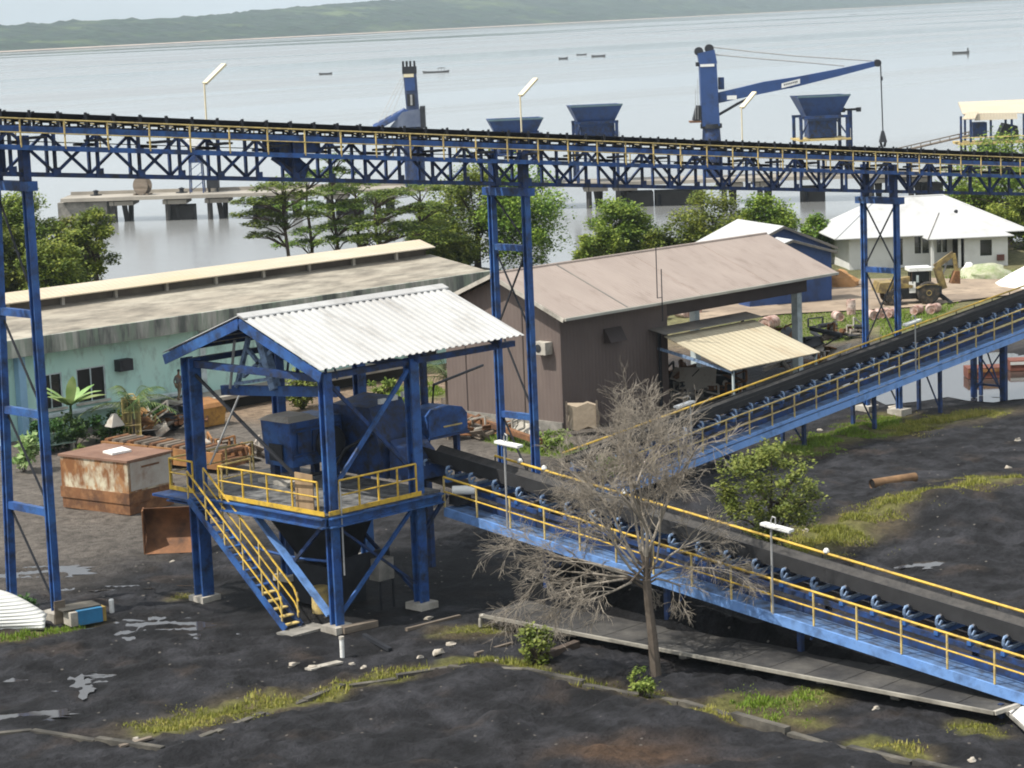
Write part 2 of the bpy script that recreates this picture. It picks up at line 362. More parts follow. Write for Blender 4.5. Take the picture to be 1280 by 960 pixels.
def coalness(x, y):
    """1 on the black coal yard, 0 on the dirt behind"""
    a = 1 - smooth(70, 78, y + 2.5 * fbm(x, y, .15, 3)) * (1 - smooth(96, 102, x + y * .0))
    return a * (1 - smooth(134, 146, (x + y) * s2 + (x - y) * .02))
def height(x, y):
    d = (x + y) * s2
    k = coalness(x, y)
    near = 1 - smooth(88, 150, d)
    h = 0.0
    pile = smooth(0, 1.5, 51.0 - x) * smooth(0, 1.5, 52.6 - y + .25 * (50.5 - x) * .2) if (x < 51.5 and y < 55) else 0
    amp = (.07 + .10 * k) * near + .015
    u = (x - y) * s2
    h += amp * fbm(x, y, .33, 5, 2.0)
    h += .06 * near * k * noise.noise(V((u * .22 + .4 * noise.noise(V((x * .2, y * .2, 0))), d * 1.0, 5)))      # wheel ruts across the view
    h += pile * (.28 + .22 * fbm(x, y, .5, 4, 9.0))
    # loose bank of coal right of the incline
    b = math.exp(-((u - 18) / 9) ** 2 - ((d - 92) / 5) ** 2); h += .7 * b * (1 + .5 * fbm(x, y, .4, 4, 4))
    if near > .01 and k > .02:
        wx, wy = x + .5 * noise.noise(V((x * .6, y * .6, 9))), y + .5 * noise.noise(V((x * .6, y * .6, 19)))
        rut = .5 - abs(noise.noise(V(((wx - wy) * .35, (wx + wy) * .95, 6))))              # long churned ridges lying across the view
        lump = abs(noise.noise(V((x * 1.15, y * 1.15, 31)))); rough = .45 + .75 * smooth(-.3, .3, fbm(x, y, .16, 2, 13.))
        h += near * k * (rough * (.17 * lump + .13 * abs(noise.noise(V((x * 2.4, y * 2.4, 4)))) - .06) + .26 * (rut - .3) * smooth(-.35, .25, fbm(x, y, .13, 2, 3.)))
    for c, a, bb in PUDW:
        dx, dy = x - c.x, y - c.y
        if abs(dx) < a * 2.2 and abs(dy) < a * 2.2:
            q = ((dx - dy) * s2 / a) ** 2 + ((dx + dy) * s2 / (bb * 2.2)) ** 2
            if q < 4: t = math.exp(-q * 1.2); h = h * (1 - t) + t * ((-.045 if a < 5 else -.20) + (.10 if a > 5 else .16) * noise.noise(V((u * .6, d * 2.2, 3))) + .05 * noise.noise(V((u * 2.2, d * 3.5, 8))))
    # long ground bank added to fill the space under the foreground incline with dark
    if 55.2 < x < 60 and 30 < y < 60:
        bk_ = max(0.0, 3.42 - .1115 * (59.5 - y) - .95) * (1 - smooth(54, 58.5, y))
        h += .85 * bk_ * smooth(55.6, 57.0, x) * (1 - smooth(57.6, 59.6, x)) * (1 + .3 * noise.noise(V((x * 1.3, y * .7, 2))))
    # flatten under the plant, keep the road level, drop to the bay
    pl = smooth(48.2, 49.6, x) * (1 - smooth(60, 62, x)) * smooth(56, 58, y) * (1 - smooth(67, 69, y)); h *= 1 - .8 * pl
    h *= 1 - .95 * smooth(150, 157, d)
    sh = 196 + 6 * fbm(u, 0, .03, 3, 8) + 14 * smooth(20, 45, u) + 20 * math.exp(-((u + 9) / 7) ** 2)
    h -= 6.0 * smooth(sh - 14, sh + 26, d)
    return h
def zone(x, y):
    d = (x + y) * s2; u = (x - y) * s2; k = coalness(x, y)
    n = fbm(x, y, .25, 4, 6.0)
    coal = V((.024, .024, .027)) * (1 + .45 * n) * (.55 + .9 * smooth(-.45, .5, fbm(x, y, .8, 3, 21.)))
    brown = V((.062, .046, .036)); t = smooth(.2, .7, fbm(x, y, .45, 4, 11.)); coal = coal.lerp(brown, .55 * t)
    dirt = V((.135, .118, .10)) * (1 + .3 * n)
    orange = V((.26, .19, .13)) * (1 + .2 * n)
    dirt = dirt.lerp(orange, smooth(74, 78, x - .15 * (95 - y)) * smooth(84, 88, y) * (1 - smooth(100, 104, y)))
    c = dirt.lerp(coal, k)
    for pl, hw, h in GL:
        if min(abs(x - q[0]) + abs(y - q[1]) for q in pl) < 14:
            dd = poly_d(x, y, pl)
            t = 1 - smooth(hw * .5, hw * 1.6 + .3, dd + .55 * n); c = c.lerp(V((.10, .078, .045)), .75 * t); t = 1 - smooth(hw * .2, hw * 1.0 + .1, dd + .6 * fbm(x, y, .7, 3, 2.)); c = c.lerp(V((.17, .17, .045)), .7 * t)
    for pl, hh in LAWN:
        if in_poly(x, y, pl): c = c.lerp(V((.12, .15, .04)), .85)
    if d > 135: c = c.lerp(V((.15, .15, .06)) * (1 + .4 * n), smooth(138, 150, d) * .8)
    if d > 190: c = c.lerp(V((.15, .12, .10)), smooth(188, 196, d))
    conv_shade = smooth(54.6, 55.6, x) * (1 - smooth(58.5, 60.5, x)) * smooth(30, 33, y) * (1 - smooth(66, 69, y)); c = c * (1 - .55 * conv_shade)  # paints shade under the incline into the ground colour
    shed_shade = smooth(49.8, 51.2, x) * (1 - smooth(60, 62, x)) * smooth(58.2, 59.6, y) * (1 - smooth(67, 69.5, y)); c = c * (1 - .5 * shed_shade)  # likewise darkens the ground colour for the shade below the shed
    br = P(790, 950, z=0); t = math.exp(-(((x - br.x) - (y - br.y)) / 2.6) ** 2 - (((x - br.x) + (y - br.y)) / 1.5) ** 2)
    c = c.lerp(V((.085, .052, .032)), max(0, min(1, t * (.6 + 1.6 * n))))
    for pc, a, bb in PUDW[:8]:
        q = ((x - pc.x - y + pc.y) * s2 / a) ** 2 + ((x - pc.x + y - pc.y) * s2 / (bb * 2.4)) ** 2
        if q < 6: c = c * (1 - .5 * math.exp(-q * .6))
    return c
def axis(lo, hi, f0, f1, fine, coarse):
    a = []; x = lo
    while x < f0: a.append(x); x += min(coarse, max(fine, (f0 - x) * .35))
    x = f0
    while x < f1: a.append(x); x += fine
    while x < hi: a.append(x); x += min(coarse, fine + (x - f1) * .12)
    a.append(hi); return a
# one ground sheet, finely divided where the yard is near the camera, shelving under the bay
gx = axis(-260, 420, 34, 98, .20, 22); gy = axis(-260, 420, 34, 80, .20, 22)
gv = []; gc = []
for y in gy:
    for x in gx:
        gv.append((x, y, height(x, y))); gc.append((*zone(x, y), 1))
nx = len(gx)
gf = [(j * nx + i, j * nx + i + 1, (j + 1) * nx + i + 1, (j + 1) * nx + i) for j in range(len(gy) - 1) for i in range(nx - 1)]
me = bpy.data.meshes.new('ground'); me.from_pydata(gv, [], gf); me.polygons.foreach_set('use_smooth', [True] * len(gf))
at = me.color_attributes.new('soil_shade', 'FLOAT_COLOR', 'POINT'); at.data.foreach_set('color', [c for q in gc for c in q])  # soil tones plus the shade painted below incline and shed
gm, nt, b = _mat('yard_ground'); N = nt.nodes; L = nt.links
va = N.new('ShaderNodeVertexColor'); va.layer_name = 'soil_shade'
ge = N.new('ShaderNodeNewGeometry')
n1 = N.new('ShaderNodeTexNoise'); n1.inputs['Scale'].default_value = 1.9; n1.inputs['Detail'].default_value = 12; n1.inputs['Roughness'].default_value = .82
L.new(ge.outputs['Position'], n1.inputs['Vector'])
mr = N.new('ShaderNodeMapRange'); mr.inputs['From Min'].default_value = .3; mr.inputs['From Max'].default_value = .7; mr.inputs['To Min'].default_value = .2; mr.inputs['To Max'].default_value = 2.3
L.new(n1.outputs['Fac'], mr.inputs['Value'])
mm = N.new('ShaderNodeVectorMath'); mm.operation = 'SCALE'; L.new(va.outputs['Color'], mm.inputs[0]); L.new(mr.outputs['Result'], mm.inputs['Scale'])
vo = N.new('ShaderNodeTexVoronoi'); vo.inputs['Scale'].default_value = 3.2; L.new(ge.outputs['Position'], vo.inputs['Vector'])   # scattered pale chips
lt = N.new('ShaderNodeMath'); lt.operation = 'LESS_THAN'; lt.inputs[1].default_value = .15; L.new(vo.outputs['Distance'], lt.inputs[0])
sp = N.new('ShaderNodeSeparateColor'); L.new(vo.outputs['Color'], sp.inputs[0])
gt = N.new('ShaderNodeMath'); gt.operation = 'GREATER_THAN'; gt.inputs[1].default_value = .88; L.new(sp.outputs[0], gt.inputs[0])
ml = N.new('ShaderNodeMath'); ml.operation = 'MULTIPLY'; L.new(lt.outputs[0], ml.inputs[0]); L.new(gt.outputs[0], ml.inputs[1])
mx = N.new('ShaderNodeMix'); mx.data_type = 'RGBA'; L.new(ml.outputs[0], mx.inputs['Factor']); L.new(mm.outputs[0], mx.inputs[6]); mx.inputs[7].default_value = (.20, .18, .155, 1)
L.new(mx.outputs[2], b.inputs['Base Color'])
nb = N.new('ShaderNodeTexNoise'); nb.inputs['Scale'].default_value = 5; nb.inputs['Detail'].default_value = 9; nb.inputs['Roughness'].default_value = .72
L.new(ge.outputs['Position'], nb.inputs['Vector'])
bp = N.new('ShaderNodeBump'); bp.inputs['Strength'].default_value = 1.0; bp.inputs['Distance'].default_value = .38
L.new(nb.outputs['Fac'], bp.inputs['Height']); L.new(bp.outputs['Normal'], b.inputs['Normal'])
b.inputs['Roughness'].default_value = .85; b.inputs['Specular IOR Level'].default_value = .25
me.materials.append(gm); go = bpy.data.objects.new('ground', me); COL.objects.link(go); tag(go, kind='structure')

# water
wm, nt, b = _mat('bay_water'); N = nt.nodes; L = nt.links
ge = N.new('ShaderNodeNewGeometry')
def wn_(sc, det, rough, stretch, rot):
    mp = N.new('ShaderNodeMapping'); mp.inputs['Rotation'].default_value = (0, 0, rot); mp.inputs['Scale'].default_value = stretch
    L.new(ge.outputs['Position'], mp.inputs['Vector'])
    n = N.new('ShaderNodeTexNoise'); n.inputs['Scale'].default_value = sc; n.inputs['Detail'].default_value = det; n.inputs['Roughness'].default_value = rough
    L.new(mp.outputs['Vector'], n.inputs['Vector']); return n
band = wn_(.0035, 5, .55, (.18, 1.6, 1), math.radians(48))          # wind lanes lying across the view
rip = wn_(.55, 6, .6, (.5, 1.3, 1), math.radians(45))
cr = N.new('ShaderNodeValToRGB'); L.new(band.outputs['Fac'], cr.inputs['Fac'])
cr.color_ramp.elements[0].position = .42; cr.color_ramp.elements[0].color = (.05, .05, .05, 1)
cr.color_ramp.elements[1].position = .60; cr.color_ramp.elements[1].color = (.26, .26, .26, 1)
L.new(cr.outputs['Color'], b.inputs['Roughness'])
b.inputs['Base Color'].default_value = (.20, .205, .20, 1); b.inputs['IOR'].default_value = 1.33
bs = N.new('ShaderNodeMapRange'); bs.inputs['From Min'].default_value = .35; bs.inputs['From Max'].default_value = .65; bs.inputs['To Min'].default_value = .06; bs.inputs['To Max'].default_value = .62
L.new(band.outputs['Fac'], bs.inputs['Value'])
bp = N.new('ShaderNodeBump'); bp.inputs['Distance'].default_value = .05
L.new(bs.outputs['Result'], bp.inputs['Strength']); L.new(rip.outputs['Fac'], bp.inputs['Height']); L.new(bp.outputs['Normal'], b.inputs['Normal'])
c0 = N0 * 4500; mbw = MB(); q = lambda a, bb: c0 + N0 * a + R0 * bb + V((0, 0, WATER_Z))
mbw.add([q(-4390, -5200), q(-4390, 5200), q(5200, 5200), q(5200, -5200)], [(0, 1, 2, 3)])
struct('bay_water', mbw, wm)
# puddle water
pm, nt, b = _mat('puddle_water'); b.inputs['Base Color'].default_value = (.05, .045, .04, 1); b.inputs['Roughness'].default_value = .06
for ip, (c, a, bb) in enumerate(PUDW):
    mb = MB(); n = 44; c = c + V((0, 0, .004 * ip - .02))
    wob = lambda i: .62 + 1.1 * abs(noise.noise(V((math.cos(math.tau * i / n) * 2.2, math.sin(math.tau * i / n) * 2.2, ip * 7.3)))) + .25 * noise.noise(V((math.cos(math.tau * i / n) * 6, math.sin(math.tau * i / n) * 6, ip * 3.3)))
    mb.add([c + R0 * (wob(i) * a * 1.5 * math.cos(math.tau * i / n)) + N0 * (wob(i) * bb * 3.2 * math.sin(math.tau * i / n)) + V((0, 0, -.035)) for i in range(n)], [tuple(range(n))])
    struct('puddle', mb, pm, (c.x, c.y, -.035))
# dirt road by the white house
mb = MB()
near = [(860, 408), (920, 398), (980, 392), (1060, 388), (1150, 383), (1240, 371), (1330, 360)]; far = [(880, 368), (920, 361), (980, 354), (1060, 349), (1150, 347), (1240, 349), (1330, 344)]
vs = [P(x, y, z=.09) for x, y in near] + [P(x, y, z=.09) for x, y in far]; k = len(near)
mb.add(vs, [(i, i + 1, k + i + 1, k + i) for i in range(k - 1)])
struct('dirt_road', mb, M('dirt_road', (.36, .28, .20), .95, .2, .35, stretch=(1, 1, 1), col2=(.22, .17, .125), cover=.45, grime=(.14, .11, .08), gamt=.25, bump=.3, bscale=6, world=True), vs[0])

# far shore hills
S0 = P(-60, 69.5, z=WATER_Z); S1 = P(0, 66, z=WATER_Z); S2 = P(1280, 0, z=WATER_Z)
sd = (S2 - S1); sd.z = 0; slen = sd.length; sd /= slen; back = V((-sd.y, sd.x, 0))
if back.dot(N0) < 0: back = -back
PROF = [(-700, 68), (-400, 58), (-60, 46), (0, 45), (30, 41), (60, 35), (90, 40), (130, 36), (200, 31), (245, 24), (283, 17), (300, 23), (345, 19), (400, 14), (450, 12), (520, 10), (580, 4), (640, -2), (760, -12), (900, -20), (1280, -40), (1700, -60)]
def prof(x):
    for (a, ya), (c, yc) in zip(PROF, PROF[1:]):
        if a <= x <= c: return ya + (yc - ya) * (x - a) / (c - a)
    return PROF[-1][1]
hv = []; hf = []; rows = 26; cols = []
px = -690.0
while px < 1690: cols.append(px); px += 2.2 if -40 < px < 800 else 5.0
for cx in cols:
    t = cx / 1280
    # shore point on the straight far shore seen at this column
    ylin = 66 + (0 - 66) * t
    b0 = P(cx, ylin, z=WATER_Z)
    tt = (b0 - S1).dot(sd); base = S1 + sd * tt; base.z = WATER_Z
    dist = base.dot(N0)
    topz = P(cx, prof(cx) + 7, d=dist + 420).z
    for r in range(rows):
        f = r / (rows - 1); p = base + back * (f * 620)
        e = smooth(0, .75, f) * topz + (1 - smooth(0, .75, f)) * 0
        h = WATER_Z - .5 if r == 0 else (e * (1 - .25 * smooth(.8, 1, f)) + (4 + 3 * smooth(.03, .1, f)) * (.9 + 1.0 * noise.noise(V((p.x * .035, p.y * .035, 0))) + .6 * noise.noise(V((p.x * .13, p.y * .13, 3)))) + .10 * e * noise.noise(V((p.x * .006, p.y * .006, 7))))
        p.z = h; hv.append(p)
hf = [(i * rows + r, (i + 1) * rows + r, (i + 1) * rows + r + 1, i * rows + r + 1) for i in range(len(cols) - 1) for r in range(rows - 1)]
mbh = MB(); mbh.add(hv, hf, False)
struct('far_hills', mbh, M('forested_hills', (.014, .032, .015), .95, .7, .035, col2=(.085, .115, .04), cover=.30, scale2=.005, soft=.07, grime=(.012, .026, .016), gamt=.45, world=True))
mbs = MB(); mbs.add([S1 - sd * 1400 + V((0, 0, .8)) - back * 9, S2 + sd * 900 + V((0, 0, .8)) - back * 9, S2 + sd * 900 + V((0, 0, 2.2)) + back * 4, S1 - sd * 1400 + V((0, 0, 2.2)) + back * 4], [(0, 1, 2, 3)])
struct('far_beach', mbs, M('beach_sand', (.42, .34, .28), .9, .2, .01))

# air: one even box of haze round everything
hz = MB(); hz.box(-700, 9000, -1500, 9800, -9, 330)
hm = bpy.data.materials.new('haze_air'); hm.use_nodes = True; nt = hm.node_tree
nt.nodes.remove(nt.nodes['Principled BSDF']); pv = nt.nodes.new('ShaderNodeVolumePrincipled')
pv.inputs['Color'].default_value = (.78, .92, 1.0, 1); pv.inputs['Density'].default_value = .00010; pv.inputs['Anisotropy'].default_value = .2
nt.links.new(pv.outputs[0], nt.nodes['Material Output'].inputs['Volume'])
ho = hz.build('haze', hm); tag(ho, kind='stuff')
# ================================================================== conveyors
def rails(par, a, b, heights, n, mat, wpost=.045, zlow=0.0, toprad=.032, postmat=None):
    """hand rail from a to b (deck points): one mesh per rail, one per post"""
    a = V(a); b = V(b)
    for i, h in enumerate(heights):
        part('top_rail' if i == 0 else 'mid_rail', MB().tube([a + V((0, 0, h)), b + V((0, 0, h))], toprad if i == 0 else toprad * .75, 6), mat, par)
    for i in range(n + 1):
        p = a.lerp(b, i / n)
        part('rail_post', MB().bar(p + V((0, 0, zlow)), p + V((0, 0, heights[0])), wpost, wpost), postmat or mat, par)

def idler_mesh(half, hz, frame_w=.06):
    """trough idler across local y: frame, brackets"""
    m = MB()
    m.bar((0, -half, 0), (0, half, 0), .09, .07)
    for sgn in (-1, 1):
        m.bar((0, sgn * half, -.03), (0, sgn * half * 1.02, hz + .05), .10, .05, (0, 1, 0))
        m.bar((0, sgn * half * .38, .0), (0, sgn * half * .38, .15), .09, .04, (0, 1, 0))
        m.bar((0, sgn * half * .98, .02), (0, sgn * half * .42, .12), .05, .05)
    return m
def roller_mesh(half, hz):
    m = MB()
    m.tube([(0, -half * .34, .17), (0, half * .34, .17)], .055, 8)
    for sgn in (-1, 1): m.tube([(0, sgn * half * .40, .17), (0, sgn * half * .96, hz - .02)], .055, 8)
    return m
def belt_mesh(line, p0, p1, half, z0, z1, axis, n=24, t=.025):
    """troughed belt following line(s); axis 'x' or 'y' is the running direction"""
    prof = [(-half, z1), (-half * .80, z1 - (z1 - z0) * .5), (-half * .55, z0), (half * .55, z0), (half * .80, z1 - (z1 - z0) * .5), (half, z1)]
    m = MB(); vs = []
    for i in range(n + 1):
        s = p0 + (p1 - p0) * i / n; c = line(s)
        for k in (0, 1):
            for off, z in prof: vs.append(c + (V((0, off, z)) if axis == 'x' else V((off, 0, z))) + V((0, 0, -t * k)))
    K = len(prof); W = 2 * K; fs = []
    for i in range(n):
        a = i * W; bq = a + W
        for j in range(K - 1):
            fs += [(a + j, a + j + 1, bq + j + 1, bq + j), (a + K + j, bq + K + j, bq + K + j + 1, a + K + j + 1)]
        fs += [(a, bq, bq + K, a + K), (a + K - 1, a + 2 * K - 1, bq + 2 * K - 1, bq + K - 1)]
    return m.add(vs, fs, True)

# ---- high gallery crossing the view (runs along x, falling to the right)
GZ = lambda x: 15.38 - .0915 * (x - 45.37)
GA, GB = 40.0, 110.25; PAN = 1.756; NP = 40
gal = thing('conveyor_gallery', 'long dark blue lattice conveyor gallery carried high on towers across the whole yard', 'conveyor', (GA, 69.35, GZ(GA)))
gp = lambda x, y, z: V((x, y, GZ(x) + z))
for y in (68.5, 70.2):
    part('lower_chord', MB().bar(gp(GA, y, 0), gp(GB, y, 0), .15, .15), BLUED, gal)
    part('upper_chord', MB().bar(gp(GA, y, 1.52), gp(GB, y, 1.52), .12, .22), BLUE, gal)
for k, y in enumerate((68.5, 70.2)):
    for i in range(NP + 1):
        x = GA + PAN * i + (.0 if k == 0 else PAN * .48)
        if x > GB: continue
        part('truss_post', MB().bar(gp(x, y, .075), gp(x, y, 1.41), .10, .10), BLUED, gal)
    for i in range(NP):
        x = GA + PAN * i + (0 if k == 0 else PAN * .48)
        if x + PAN > GB: continue
        a, b = (0.1, 1.4) if (i % 2 == 0) == (k == 0) else (1.4, .1)
        part('truss_diagonal', MB().bar(gp(x + .06, y + .01, a), gp(x + PAN - .06, y + .01, b), .09, .09), BLUED, gal)
for i in range(NP + 1):
    x = GA + PAN * i
    part('gusset_plate', MB().box(x - .16, x + .16, 68.40, 68.42, GZ(x) - .02, GZ(x) + .26), BLUED, gal)
for i in range(0, NP, 2):
    x = GA + PAN * i
    part('floor_beam', MB().bar(gp(x, 68.6, .0), gp(x, 70.1, .0), .08, .1), BLUED, gal)
part('walkway_channel', MB().bar(gp(GA, 67.86, .9), gp(GB, 67.86, .9), .08, .17), BLUE, gal)
part('walkway_grating', MB().bar(gp(GA, 68.17, .97), gp(GB, 68.17, .97), .52, .03), STEELDK, gal)
rails(gal, gp(GA, 67.82, .9), gp(GB, 67.82, .9), (.96, .5), NP, YELW, .045, .0, .03, YELW)
rails(gal, gp(GA, 70.75, .9), gp(GB, 70.75, .9), (.92,), 20, YELW, .04, .0, .03)
part('walkway_channel', MB().bar(gp(GA, 70.72, .9), gp(GB, 70.72, .9), .08, .15), BLUED, gal)
gline = lambda x: gp(x, 69.35, 1.66)
part('belt', belt_mesh(gline, GA, GB, .68, .20, .44, 'x', 40), BELT, gal)
part('return_belt', MB().bar(gp(GA, 69.35, 1.12), gp(GB, 69.35, 1.12), 1.1, .025), BELT, gal)
im = idler_mesh(.72, .46).build('idler', STEELDK, gal); rm = roller_mesh(.70, .42).build('roller', ROLLER, im)
NI = 61; first = True
for i in range(NI):
    x = GA + .5 + 1.14 * i; p = gline(x) - gal.location
    o = im if i == 0 else copy_tree(im, gal)
    o.location = p
for i in range(26):
    x = GA + .9 + 2.65 * i
    part('drip_tray', MB().box(x - .42, x + .42, 68.3, 68.75, GZ(x) + 1.2, GZ(x) + 1.28), STEELDK, gal)
    part('return_roller', MB().tube([gp(x, 68.75, 1.06), gp(x, 69.95, 1.06)], .05, 6), ROLLER, gal)
dx = P(375, 178, y=68.6).x
dv = part('drive_housing', MB().box(dx - 1.0, dx + 1.0, 68.62, 69.6, GZ(dx) + .98, GZ(dx) + 1.62).bar(gp(dx - .7, 69.1, .95), gp(dx + .5, 69.1, .3), .5, .5), BLUED, gal)

def light_pole(name, label, base, h, tube_a, tube_b, arm=True, housing=WHITE, group=None):
    """pole with a tube light: tube runs from tube_a to tube_b relative to the pole top"""
    t = thing(name, label, 'light pole', base, group)
    part('pole', MB().tube([(0, 0, 0), (0, 0, h)], .035, 6), GREYPOLE if housing is WHITE else CREAMLAMP, t, True)
    a, b = V(tube_a) + V((0, 0, h)), V(tube_b) + V((0, 0, h))
    f = part('lamp_housing', MB().bar(a, b, .26, .08), housing, t, True)
    part('lamp_tube', MB().tube([a.lerp(b, .06) - V((0, 0, .075)), a.lerp(b, .94) - V((0, 0, .075))], .035, 6), WHITE, f, True)
    if arm:
        m = a.lerp(b, .45)
        part('gooseneck', MB().tube([(0, 0, h - .02), (0, 0, h + .18), V((0, 0, h + .3)).lerp(m + V((0, 0, .3)), .35), m + V((0, 0, .28)), m + V((0, 0, .05))], .022, 6), GREYPOLE, t, True)
    return t
for i, (px, hp, lab) in enumerate((((258, 150), 45, 'leftmost'), ((652, 166), 46, 'middle'), ((928, 180), 45, 'rightmost'))):
    b = P(*px, y=70.75); k = b.xy.dot(N0.xy) / FPX
    light_pole('gallery_lamp', {'leftmost': 'cream tilted tube lamp on the gallery, left of both cranes', 'middle': 'cream tilted tube lamp on the gallery beside the low hopper', 'rightmost': 'cream tilted tube lamp on the gallery under the raised crane boom'}[lab],
               gp(b.x, 70.75, .95), b.z - GZ(b.x) - .95 + hp * k, (.03, 0, .0), (.98, 0, .66), False, CREAMLAMP, 'tube lamps on the gallery')

# ---- towers under the gallery
def tower(label, x, y0t, y1t, y0b, y1b, ztop, bars, xs, foot=.25, w=.27):
    t = thing('support_tower', label, 'tower', (x, (y0b + y1b) / 2, 0), 'towers under the gallery')
    L = lambda y0, y1, z: V((x, y0 + (y1 - y0) * z / ztop, z))
    p0 = lambda z: L(y0b, y0t, z); p1 = lambda z: L(y1b, y1t, z)
    for p in (p0, p1):
        part('leg', MB().hbeam(p(foot), p(ztop - .16), w, (0, 1, 0), .06), BLUE, t)
        q = p(0); part('footing', MB().box(x - .42, x + .42, q.y - .42, q.y + .42, -.3, foot), CONCL, t)
    part('cap_beam', MB().box(x - .2, x + .2, y0t - .35, y1t + .35, ztop - .16, ztop + .16), BLUE, t)
    for y in (68.5, 70.2):
        part('saddle_post', MB().bar((x, y, ztop + .16), (x, y, GZ(x) + 1.3), .3, .3), BLUED, t)
    for z in bars: part('cross_beam', MB().bar(p0(z) + V((0, w * .5, 0)), p1(z) - V((0, w * .5, 0)), .2, .26), BLUE, t)
    for za, zb, kind in xs:
        part('brace', MB().bar(p0(za) + V((.06, .1, 0)), p1(zb) + V((.06, -.1, 0)), .06, .06), STEELDK, t)
        if kind == 2: part('brace', MB().bar(p1(za) + V((-.06, -.1, 0)), p0(zb) + V((-.06, .1, 0)), .06, .06), STEELDK, t)
    return t
tower('tall blue splayed two-legged tower standing at the left edge of the yard', 45.8, 68.45, 70.35, 68.45, 71.2, 14.95, (10.6, 7.15, 3.75), ((11, 14.5, 1), (7.3, 10.3, 1), (3.9, 7, 1), (.4, 3.6, 1)), .3)
tower('tall blue two-legged tower rising behind the white roofed shed beside the brown building', 69.6, 68.4, 70.35, 68.4, 70.35, 12.85, (10.55, 3.55), ((10.8, 12.6, 1), (7.2, 10.3, 2), (3.8, 7.2, 1), (.4, 3.4, 1)))
tower('blue two-legged tower with X bracing in front of the white house', 95.0, 68.35, 70.3, 68.35, 70.3, 10.4, (7.0,), ((7.2, 10.1, 2), (3.5, 6.8, 2), (.4, 3.4, 1)), .25, .24)
tower('blue two-legged support at the right edge, mostly outside the frame', 120.0, 68.35, 70.3, 68.35, 70.3, 8.2, (5.0,), ((.4, 4.8, 2),)) if False else None

# ---- inclines: shared builder; frame(s) gives the deck point, across points from the deck edge to the belt
def incline(name, label, s0, s1, P_of, across, down, axis, edge, chan2):
    base = P_of(s1 if P_of(s1).z < P_of(s0).z else s0)
    t = thing(name, label, 'conveyor', (base.x, base.y, base.z))
    A = lambda s, o, z: P_of(s) + across * o + V((0, 0, z))
    if chan2:
        BL2 = M('lightened_blue_paint', (.19, .36, .70), .5, .12, .9, grime=(.07, .12, .22), gamt=.2)  # blue lightened in place of light on the side away from the sun
        part('deck_channel', MB().bar(A(s0, .02, .0), A(s1, .02, .0), .08, .13), BL2, t)
        part('lower_channel', MB().bar(A(s0, .06, -.28), A(s1, .06, -.28), .10, .30), BL2, t)
    else:
        part('edge_channel', MB().bar(A(s0, 0, -.13), A(s1, 0, -.13), .10, .30), BLUEL, t)
    part('deck_plate', MB().bar(A(s0, .42, .0), A(s1, .42, .0), .72, .035), BLUEDECK, t)
    L = abs(s1 - s0); n = max(6, round(L / 1.6))
    rails(t, A(s0, .0, .03), A(s1, .0, .03), (1.05, .55), n, YELW if chan2 else YEL, .05, .0, .038, YELW)
    part('far_rail', MB().tube([A(s0, 2.52, 1.42), A(s1, 2.52, 1.42)], .045, 6), YEL, t)
    for i in range(n + 1):
        part('far_rail_post', MB().bar(A(s0 + (s1 - s0) * i / n, 2.52, .4), A(s0 + (s1 - s0) * i / n, 2.52, 1.40), .035, .035), STEELDK, t)
    for o in (1.02, 2.40): part('stringer', MB().bar(A(s0, o, .46), A(s1, o, .46), .08, .16), BLUED, t)
    for o in (1.0, 2.42): part('main_beam', MB().bar(A(s0, o, .05), A(s1, o, .05), .14, .34), BLUED, t)
    sb = s0 + (2.6 if axis == 'y' else 0)
    part('return_belt', MB().bar(A(sb, 1.7, .34), A(s1, 1.7, .34), 1.2, .03), M('spilled_coal_belt_' + axis, (.035, .028, .024), .9, .35, 1.4, col2=(.075, .055, .04), cover=.35), t)
    part('belt', belt_mesh(lambda s: A(s, 1.86, .70), sb, s1, .50, .42, .58, axis, 30, .03), BELTG, t)
    for o, zc, hh in ((1.34, 1.19, .46), (2.38, 1.14, .30)): part('belt_skirt', MB().bar(A(sb, o, zc), A(s1, o, zc), .03, hh), BELT, t)
    LB = abs(s1 - sb); ni = int(LB / 1.12)
    m = MB(); m.bar((0, -.72, 0), (0, .72, 0), .10, .07)
    for sg in (-1, 1):
        m.tube([(0, sg * .66, -.02), (0, sg * .74, .14), (0, sg * .74, .27), (0, sg * .68, .36), (0, sg * .60, .36)], .05, 6)
        m.bar((0, sg * .70, .03), (0, sg * .46, .20), .07, .05)
    im = m.build('idler', IDLER, t); roller_mesh(.60, .40).build('roller', ROLLER, im)
    MB().box(-.07, .07, -.70, .80, -.17, -.05).build('cross_channel', BLUE, im)
    for i in range(ni):
        s = sb + (s1 - sb) * (i + .5) / ni
        o = im if i == 0 else copy_tree(im, t)
        o.location = A(s, 1.74, .70) - t.location
        if axis == 'y': o.rotation_euler = (0, 0, math.pi / 2 if down > 0 else -math.pi / 2)
    k = max(4, int(L / 5))
    for i in range(1, k + 1):
        s = s0 + (s1 - s0) * (i - .3) / k; z = P_of(s).z
        if z < .35: continue
        for o in (1.0, 2.42): part('support_leg', MB().bar(A(s, o, -z), A(s, o, -.1), .16, .16), BLUED, t)
        if z > 1.2: part('support_brace', MB().bar(A(s, 1.05, -z + .2), A(s, 2.35, -.2), .06, .06), BLUED, t)
    return t, A
C1Z = lambda y: 3.42 - .1115 * (59.5 - y)
c1, A1 = incline('inclined_conveyor', 'blue inclined conveyor with yellow rails climbing from the right foreground into the shed', 58.9, 32.0,
                 lambda y: V((55.4, y, C1Z(y))), V((1, 0, 0)), 1, 'y', 0, False)
